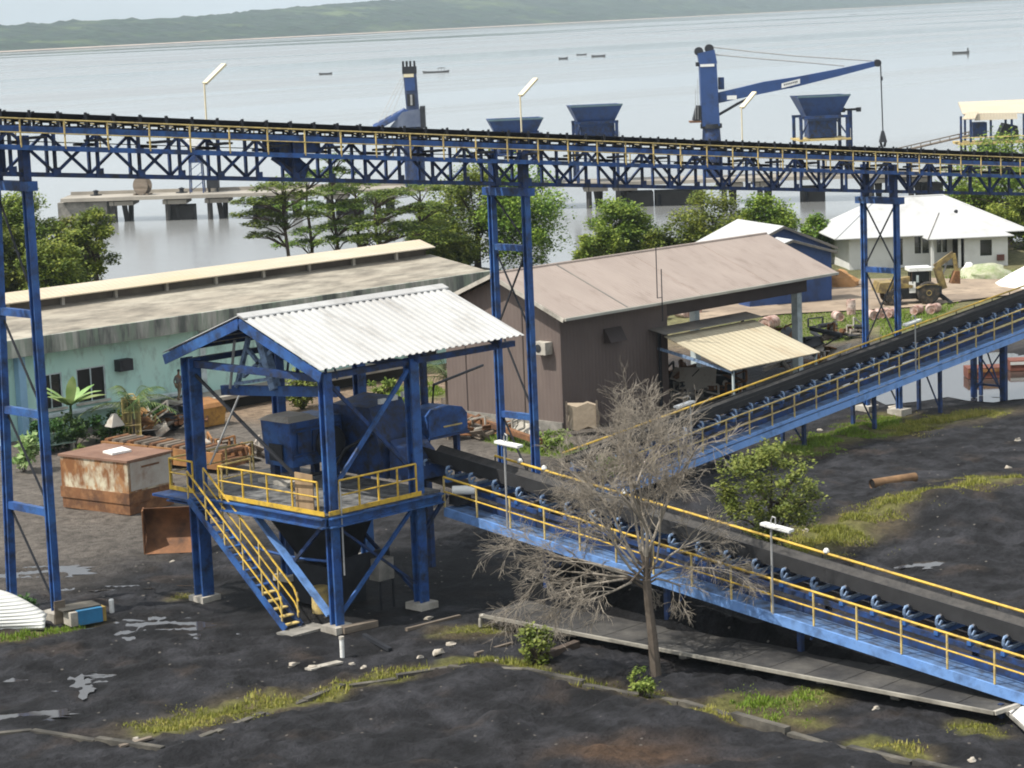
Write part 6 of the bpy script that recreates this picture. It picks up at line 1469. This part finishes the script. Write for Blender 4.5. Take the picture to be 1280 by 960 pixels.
# yellow cage
p = P(166, 548, z=0); t = thing('wire_cage', 'upright pale yellow wire cage standing behind the rusty tank', 'cage', p, None, math.radians(-35))
hC = 2.0
for x in (-.42, .42):
    for y in (-.3, .3): part('cage_post', MB().tube([(x, y, 0), (x, y, hC)], .04, 6), YELW, t, True)
for z in (.05, .7, 1.35, hC):
    for y in (-.3, .3): part('cage_rail', MB().tube([(-.42, y, z), (.42, y, z)], .035, 6), YELW, t, True)
for i in range(5): part('cage_wire', MB().tube([(-.34 + .17 * i, -.3, 0), (-.34 + .17 * i, -.3, hC)], .014, 4), YELW, t, True)
part('cage_back', MB().box(-.4, .4, .33, .345, .05, hC - .05), M('cage_mesh_panel', (.33, .27, .12), .8, .3, 3), t, True)
part('cage_arch', MB().tube([(-.3, 0, hC), (-.15, 0, hC + .22), (.15, 0, hC + .22), (.3, 0, hC)], .035, 6), YELW, t, True)
p = P(72, 566, z=0); t = thing('bench', 'small green bench by the hedge of the green building', 'bench', p, None, math.radians(-10))
part('seat', MB().box(-.9, .9, -.2, .2, .42, .48), TEALA, t, True); part('backrest', MB().box(-.9, .9, .22, .28, .5, .95), TEALA, t, True)
for x in (-.8, .8): part('leg', MB().box(x - .04, x + .04, -.18, .2, 0, .415), CONCL, t, True)
# left bottom items
p = P(30, 786, z=0); t = thing('zinc_sheet', 'curled white corrugated sheet leaning at the foot of the left tower', 'sheet', p)
m = MB(); vs = []; n = 14
for i in range(n + 1):
    f = i / n; th = .16 * math.sin(f * math.tau * 7) * .12
    for j in range(5):
        g = j / 4; q = R0 * (-1.0 + 1.75 * f) + N0 * (.55 * g * g - .2) + V((0, 0, (1.35 - .95 * f ** 1.5) * g + th * .0)) + N0 * th
        vs.append(p + q)
m.add(vs, [(i * 5 + j, i * 5 + 5 + j, i * 5 + 6 + j, i * 5 + 1 + j) for i in range(n) for j in range(4)], True)
o = part('sheet', m, M('curled_zinc', (.66, .66, .62), .5, .06, 1, wave=('Z', 9, .03)), t); md = o.modifiers.new('thick', 'SOLIDIFY'); md.thickness = .012
part('edge_lip', MB().tube([V(vs[j]) for j in range(5)], .02, 6), GREYPOLE, t)
p = P(106, 778, z=0); t = thing('pump_box', 'low teal blue pump box with pale end boards beside the left tower footing', 'box', p, None, math.radians(-12))
part('box_body', MB().box(-.35, .55, -.3, .35, 0, .5), BLUEBOX, t, True); part('end_board', MB().box(-.62, -.36, -.3, .35, 0, .48), CONCL, t, True); part('end_board', MB().box(.56, .68, -.3, .35, 0, .5), M('ochre_board', (.28, .20, .06), .9, .2, 2), t, True)
part('lid_board', MB().box(-.8, .6, -.1, .75, .505, .55), KM, t, True); part('backing_board', MB().box(-.9, -.5, .4, .45, 0, .8), WOODG, t, True)
p = P(140, 765, z=0); t = thing('marker_post', 'short white marker post on the coal ground beside the pump box', 'post', p)
part('post', MB().tube([(0, 0, -.1), (0, 0, .42)], .09, 10), WHITE, t, True); part('cap', MB().blob((0, 0, .42), (.1, .1, .06), 1, 8, 4, .02), WHITE, t, True)
p = P(428, 820, z=0); t = thing('pipe_stub', 'pale vertical pipe stub in front of the shed corner footing', 'pipe', p)
part('pipe', MB().tube([(0, 0, -.1), (0, 0, .62)], .075, 10), WHITE, t, True); part('collar', MB().tube([(0, 0, .55), (0, 0, .64)], .09, 10), CONCL, t, True)
# rusty pipe on the right
a, b = P(1090, 617, z=0), P(1144, 608, z=0); t = thing('rusty_pipe', 'short rusty open pipe lying on the coal at the right', 'pipe', a)
za = height(a.x, a.y) + .25; m = MB(); m.tube([V((a.x, a.y, za - .06)), V((b.x, b.y, height(b.x, b.y) + .19))], .2, 14, False); part('pipe', m, M('dull_tan_rust', (.22, .13, .065), .95, .3, 1.6, col2=(.13, .075, .04), cover=.45, bump=.2), t)
dv = (b - a).normalized(); part('pipe_bore', MB().tube([V((a.x, a.y, za - .06)) + dv * .05, V((a.x, a.y, za - .06)) + dv * .4], .18, 14), DARK, t)
# planks and logs
def plank(label, p1, p2, w_, h_, mat, name='plank', cat='plank', z0=.06, zb=None):
    a, b = P(*p1, z=0), P(*p2, z=0); a.z = height(a.x, a.y) + z0; b.z = height(b.x, b.y) + (zb if zb is not None else z0)
    solo(name, MB().bar(a, b, w_, h_), mat, label, cat, a)
plank('brown timber lying against the front corner footing of the shed', (428, 792), (470, 783), .3, .22, WOODG, z0=.12)
plank('thin dark pole lying from the footing towards the grass', (455, 795), (488, 812), .14, .12, STEELDK, 'pole', 'pole')
plank('long thin timber lying under the conveyor near the slab end', (508, 790), (575, 772), .12, .1, WOODG)
plank('dark log lying beside the green bush', (672, 826), (722, 813), .26, .24, BARKD, 'log', 'log', .12)
plank('rail timber on the coal in front of the slab', (594, 818), (640, 803), .12, .12, WOODG)
plank('broken board in the grass at the lower left kerb', (150, 938), (190, 930), .16, .06, WOODG)
plank('pale board lying in the rubble below the shed stairs', (385, 838), (425, 826), .3, .06, CONCL, z0=.05)
plank('grey beam lying by the brown wall corner', (555, 505), (640, 545), .3, .3, WOODG, z0=.2)
plank('rusty girder lying parallel to the grey beam by the brown wall', (575, 530), (676, 565), .25, .25, RUST, z0=.5)
# sacking by the brown wall corner
p = P(728, 544, z=0); t = thing('sack_bale', 'pale brown sacking bale hung on posts at the corner of the brown building', 'bale', p, None, math.radians(-45))
m = MB(); m.add([(x * .95 + .1 * math.sin(3 * z), -.25 + .5 * y, .35 + 1.15 * z + .1 * math.sin(5 * x)) for z in (0, .5, 1) for y in (0, 1) for x in (-.75, -.25, .3, .8)], [f for k in range(2) for f in [(k * 8 + i, k * 8 + i + 1, k * 8 + 9 + i, k * 8 + 8 + i) for i in range(3)] + [(k * 8 + 4 + i, k * 8 + 12 + i, k * 8 + 13 + i, k * 8 + 5 + i) for i in range(3)] + [(k * 8, k * 8 + 8, k * 8 + 12, k * 8 + 4), (k * 8 + 3, k * 8 + 7, k * 8 + 15, k * 8 + 11)]] + [(16, 17, 18, 19, 23, 22, 21, 20), (0, 4, 5, 6, 7, 3, 2, 1)], True)
part('sacking', m, M('sackcloth', (.36, .29, .21), .95, .15, 2, bump=.4, bscale=5), t, True)
for x in (-.72, .72): part('post', MB().box(x - .05, x + .05, -.35, -.28, 0, 1.7), WOODG, t, True)
# stones
STN = [(300, 818, .16), (338, 817, .13), (68, 818, .0), (366, 834, .2), (455, 832, .14), (508, 778, .13), (535, 775, .2), (565, 787, .16), (620, 830, .14), (390, 836, .18), (548, 820, .24), (563, 812, .2), (440, 828, .12), (488, 838, .17), (487, 927, .0), (905, 885, .16), (1095, 885, .14), (1105, 908, .14), (1215, 955, .16), (170, 926, .13), (275, 887, .12), (778, 858, .13), (742, 814, .1), (1008, 672, .18), (1025, 537, .2), (1115, 512, .3), (1260, 590, .22), (1272, 548, .2), (388, 832, .14), (525, 826, .13), (215, 706, .12)]
for i, (x, y, r) in enumerate(STN):
    if r == 0 or i in (0, 1, 5, 7, 13, 15, 17, 20, 21, 22, 28): continue
    p = P(x, y, z=0); p.z = height(p.x, p.y)
    solo('stone', MB().blob((p.x, p.y, p.z + r * .12), (r * .95, r * .6, r * .42), i, 7, 5, .9), STONE, 'pale broken stone lying loose on the black yard', 'stone', p, 'pale stones scattered on the yard')
# drums on the grass by the road
DR = [(1064, 393, 0), (1086, 398, 1), (1097, 397, 1), (1108, 396, 1), (1119, 396, 1), (1150, 392, 1), (1162, 391, 1), (1172, 390, 1), (1044, 400, 1), (858, 395, 1), (846, 396, 1), (872, 392, 0), (832, 398, 1), (968, 408, 1), (1232, 447, 0)]
dpro = None
DL = {0: 'upright faded drum with dark side left of the blue tower leg', 8: 'fallen drum lying alone on the grass left of the blue tower', 11: 'upright drum seen below the brown roof band', 13: 'large fallen drum beside the scrap right of the canopy', 14: 'rusty red and white drum standing by the wet ground at the right edge'}
for i, (x, y, lay) in enumerate(DR):
    if i == 14: continue
    p = P(x, y, z=0); p.z = height(p.x, p.y)
    if dpro is None or True:
        t = thing('drum', DL.get(i, 'faded pink drum lying in the row along the grass by the dirt road' if x > 1000 else 'faded pink drum lying on the grass seen through the open bay'), 'drum', p, None if i in DL else ('row of fallen drums by the road' if x > 1000 else 'drums seen through the open bay'), rnd.uniform(0, 3))
        if dpro is None:
            bd = part('drum_body', MB().lathe((0, 0, 0), [(.02, 0), (.42, .0), (.43, .38), (.46, .40), (.43, .42), (.43, .8), (.46, .82), (.43, .84), (.42, 1.2), (.40, 1.2), (.38, 1.16), (.02, 1.16)], 16), DRUM, t, True)
            bg = part('drum_plug', MB().lathe((.2, 0, 1.162), [(.06, 0), (.06, .05), (.01, .05)], 8), RUST, t, True); dpro = (bd, bg)
        else:
            for q in dpro: c = q.copy(); COL.objects.link(c); c.parent = t
        if lay: t.rotation_euler = (math.pi / 2, 0, math.radians(-45) + rnd.uniform(-.7, .7)); t.location.z += .44
        t.scale = (1.0, 1.0, 1.35) if i == 13 else (.68, .68, .8)
        if lay: t.location.z -= .13
# red container and wet ground at the right edge
for x0, x1, yb, yt, lab in ((1213, 1258, 476, 458, 'dull red rusty container behind the conveyor trestle'), (1266, 1320, 466, 449, 'red and white striped container cut by the right edge')):
    a, b = P(x0, yb, z=0), P(x1, yb - 2, z=0); hgt = (yb - yt) * K(a.dot(N0)); a = a + N0 * .6; b = b + N0 * .6; a.z = b.z = 0; hgt = .55
    t = thing('red_container', lab, 'container', a); q4 = [a, b, b + N0 * 1.3, a + N0 * 1.3]
    part('container_body', MB().hexa(q4, [p + V((0, 0, hgt)) for p in q4]), M('dull_red', (.22, .075, .05), .8, .25, 1, col2=(.12, .05, .035), cover=.45), t)
    part('container_band', MB().bar(a - N0 * .03 + V((0, 0, hgt * .75)), b - N0 * .03 + V((0, 0, hgt * .75)), .04, hgt * .28), RUSTO if x0 < 1250 else WHITEWALL, t)
# sand heaps and tarpaulins near the white house
p = P(1052, 358, z=0); solo('sand_heap', MB().blob((p.x, p.y, 0), (1.3, 1.3, 1.0), 5, 12, 8, .4), M('orange_sand', (.38, .20, .08), .95, .15, 2, bump=.3), 'orange sand heap beside the low blue shed', 'heap', p)
p = P(1232, 346, z=0); solo('gravel_heap', MB().blob((p.x, p.y, 0), (1.9, 1.9, .95), 9, 12, 8, .4), M('pale_gravel', (.42, .42, .30), .95, .2, 3, bump=.5, col2=(.22, .28, .12), cover=.4), 'pale gravel heap with weeds in front of the white house', 'heap', p)
p = P(1212, 346, z=0); solo('cement_sack', MB().blob((p.x, p.y, .35), (.5, .5, .6), 12, 10, 7, .5), WHITETARP, 'white sack leaning on the gravel heap', 'sack', p)
p = P(1300, 356, z=0); t = thing('tarpaulin_heap', 'large white tarpaulin covered heap at the right edge of the road', 'heap', p)
m = MB(); n = 10; vs = [V((p.x, p.y, 1.9))]
for r_ in (1, 2, 3):
    for i in range(n): a = math.tau * i / n; vs.append(V((p.x + math.cos(a) * 1.05 * r_, p.y + math.sin(a) * 1.05 * r_, 1.9 - .62 * r_ + .10 * math.sin(3 * a + r_))))
m.add(vs, [(0, 1 + i, 1 + (i + 1) % n) for i in range(n)] + [(1 + k * n + i, 1 + (k + 1) * n + i, 1 + (k + 1) * n + (i + 1) % n, 1 + k * n + (i + 1) % n) for k in (0, 1) for i in range(n)], True)
part('tarpaulin', m, WHITETARP, t); part('rope', MB().tube([vs[1 + n], vs[2 + n], vs[3 + n], vs[4 + n]], .03, 5), WOODG, t)

# ---- backhoe loader
w0 = P(1157, 378, z=.09); d = w0.dot(N0); k = K(d)
bk = thing('backhoe_loader', 'dusty yellow backhoe loader with white cab roof on the dirt road', 'loader', (w0.x, w0.y, .1), None, math.radians(-45 + 3))
X = lambda px: (px - 1157) * k
Zb = lambda py: (378 - py) * k
def wheel(x, y, r, w_):
    q = part('wheel', MB().lathe((x, y - w_ / 2, r), [(r * .55, 0), (r * .9, 0), (r, w_ * .2), (r, w_ * .8), (r * .9, w_), (r * .55, w_)], 20, 'y'), TYRE, bk, True)
    part('rim', MB().lathe((x, y - w_ / 2 - .01, r), [(.02, .1), (r * .2, 0), (r * .5, .05), (r * .545, w_ + .02), (.02, w_ + .02)], 16, 'y'), CAT, q, True)
for y in (-.85, .85): wheel(0, y, .74, .45); wheel(X(1113), y, .56, .36)
part('chassis', MB().box(X(1106), X(1176), -.45, .45, Zb(372), Zb(358)), STEELDK, bk, True)
part('bonnet', MB().hexa([(X(1112), -.45, Zb(358) + .003), (X(1136), -.45, Zb(358) + .003), (X(1136), .45, Zb(358) + .003), (X(1112), .45, Zb(358) + .003)], [(X(1114), -.4, Zb(347)), (X(1136), -.4, Zb(344)), (X(1136), .4, Zb(344)), (X(1114), .4, Zb(347))]), CAT, bk, True)
part('fender', MB().bar((X(1142), -.85, Zb(358)), (X(1152), -.85, Zb(353)), .5, .06).bar((X(1152), -.85, Zb(353)), (X(1170), -.85, Zb(354)), .5, .06), CAT, bk, True)
part('side_panel', MB().box(X(1134), X(1142), -.62, -.5, Zb(364), Zb(350)), WHITE, bk, True)
cab = part('cab', MB().box(X(1138), X(1162), -.6, .6, Zb(357), Zb(352)), STEELDK, bk, True)
for x in (1138.5, 1161):
    for y in (-.58, .58): part('cab_pillar', MB().bar((X(x), y, Zb(352)), (X(x), y, Zb(337)), .08, .08), STEELDK, cab, True)
part('cab_glass', MB().box(X(1139.5), X(1160), -.55, .55, Zb(351.9), Zb(338)), GLASSD, cab, True)
part('cab_roof', MB().box(X(1134), X(1163), -.7, .7, Zb(336.9), Zb(332.5)), WHITE, cab, True)
part('seat', MB().box(X(1143), X(1146), -.64, -.61, Zb(351), Zb(342)), PALEW, cab, True)
la = part('loader_arm', MB().bar((X(1138), -.62, Zb(356)), (X(1118), -.62, Zb(352)), .12, .2).bar((X(1138), .62, Zb(356)), (X(1118), .62, Zb(352)), .12, .2).bar((X(1118), -.62, Zb(352)), (X(1108), -.62, Zb(358)), .12, .2).bar((X(1118), .62, Zb(352)), (X(1108), .62, Zb(358)), .12, .2), CAT, bk, True)
part('bucket', MB().hexa([(X(1092), -1.0, Zb(361)), (X(1106), -1.0, Zb(363)), (X(1106), 1.0, Zb(363)), (X(1092), 1.0, Zb(361))], [(X(1096), -1.0, Zb(349)), (X(1113), -1.0, Zb(349)), (X(1113), 1.0, Zb(349)), (X(1096), 1.0, Zb(349))]), CAT, la, True)
bo = part('boom', MB().bar((X(1180), 0, Zb(362)), (X(1172), 0, Zb(334)), .22, .5, (1, 0, 0)), CAT, bk, True)
part('dipper', MB().bar((X(1169), 0, Zb(334)), (X(1193), 0, Zb(318)), .2, .36), CAT, bo, True)
part('dipper_lower', MB().bar((X(1193), 0, Zb(318)), (X(1197), 0, Zb(340)), .18, .26, (1, 0, 0)), CAT, bo, True)
part('rear_bucket', MB().hexa([(X(1188), -.35, Zb(355)), (X(1200), -.35, Zb(356)), (X(1200), .35, Zb(356)), (X(1188), .35, Zb(355))], [(X(1194), -.35, Zb(340)), (X(1200), -.35, Zb(340)), (X(1200), .35, Zb(340)), (X(1194), .35, Zb(340))]), RUST, bo, True)
part('hydraulic_ram', MB().tube([(X(1178), .15, Zb(350)), (X(1188), .15, Zb(322))], .06, 6), GREYPOLE, bo, True)
part('stabiliser', MB().bar((X(1172), -.5, Zb(366)), (X(1186), -.9, Zb(378)), .14, .18), STEELDK, bk, True)
part('stabiliser', MB().bar((X(1172), .5, Zb(366)), (X(1186), .9, Zb(378)), .14, .18), STEELDK, bk, True)
# white gutter piece in the lower right corner
a, b = P(1258, 888, z=.25), P(1310, 935, z=.2); t = thing('white_gutter', 'white folded sheet gutter lying at the lower right corner', 'gutter', a)
part('gutter_sheet', MB().hexa([a + V((0, 0, -.03)), b + V((0, 0, -.03)), b + R0 * .5 + V((0, 0, .22)), a + R0 * .5 + V((0, 0, .22))], [a, b, b + R0 * .5 + V((0, 0, .25)), a + R0 * .5 + V((0, 0, .25))]), WHITETARP, t)
part('gutter_lip', MB().bar(a + R0 * -.05, b + R0 * -.05, .06, .1), CONC, t)
part('clamp', MB().bar(a - R0 * .15 + V((0, 0, -.25)), a - R0 * .15 + V((0, 0, .2)), .14, .14), BLUED, t)
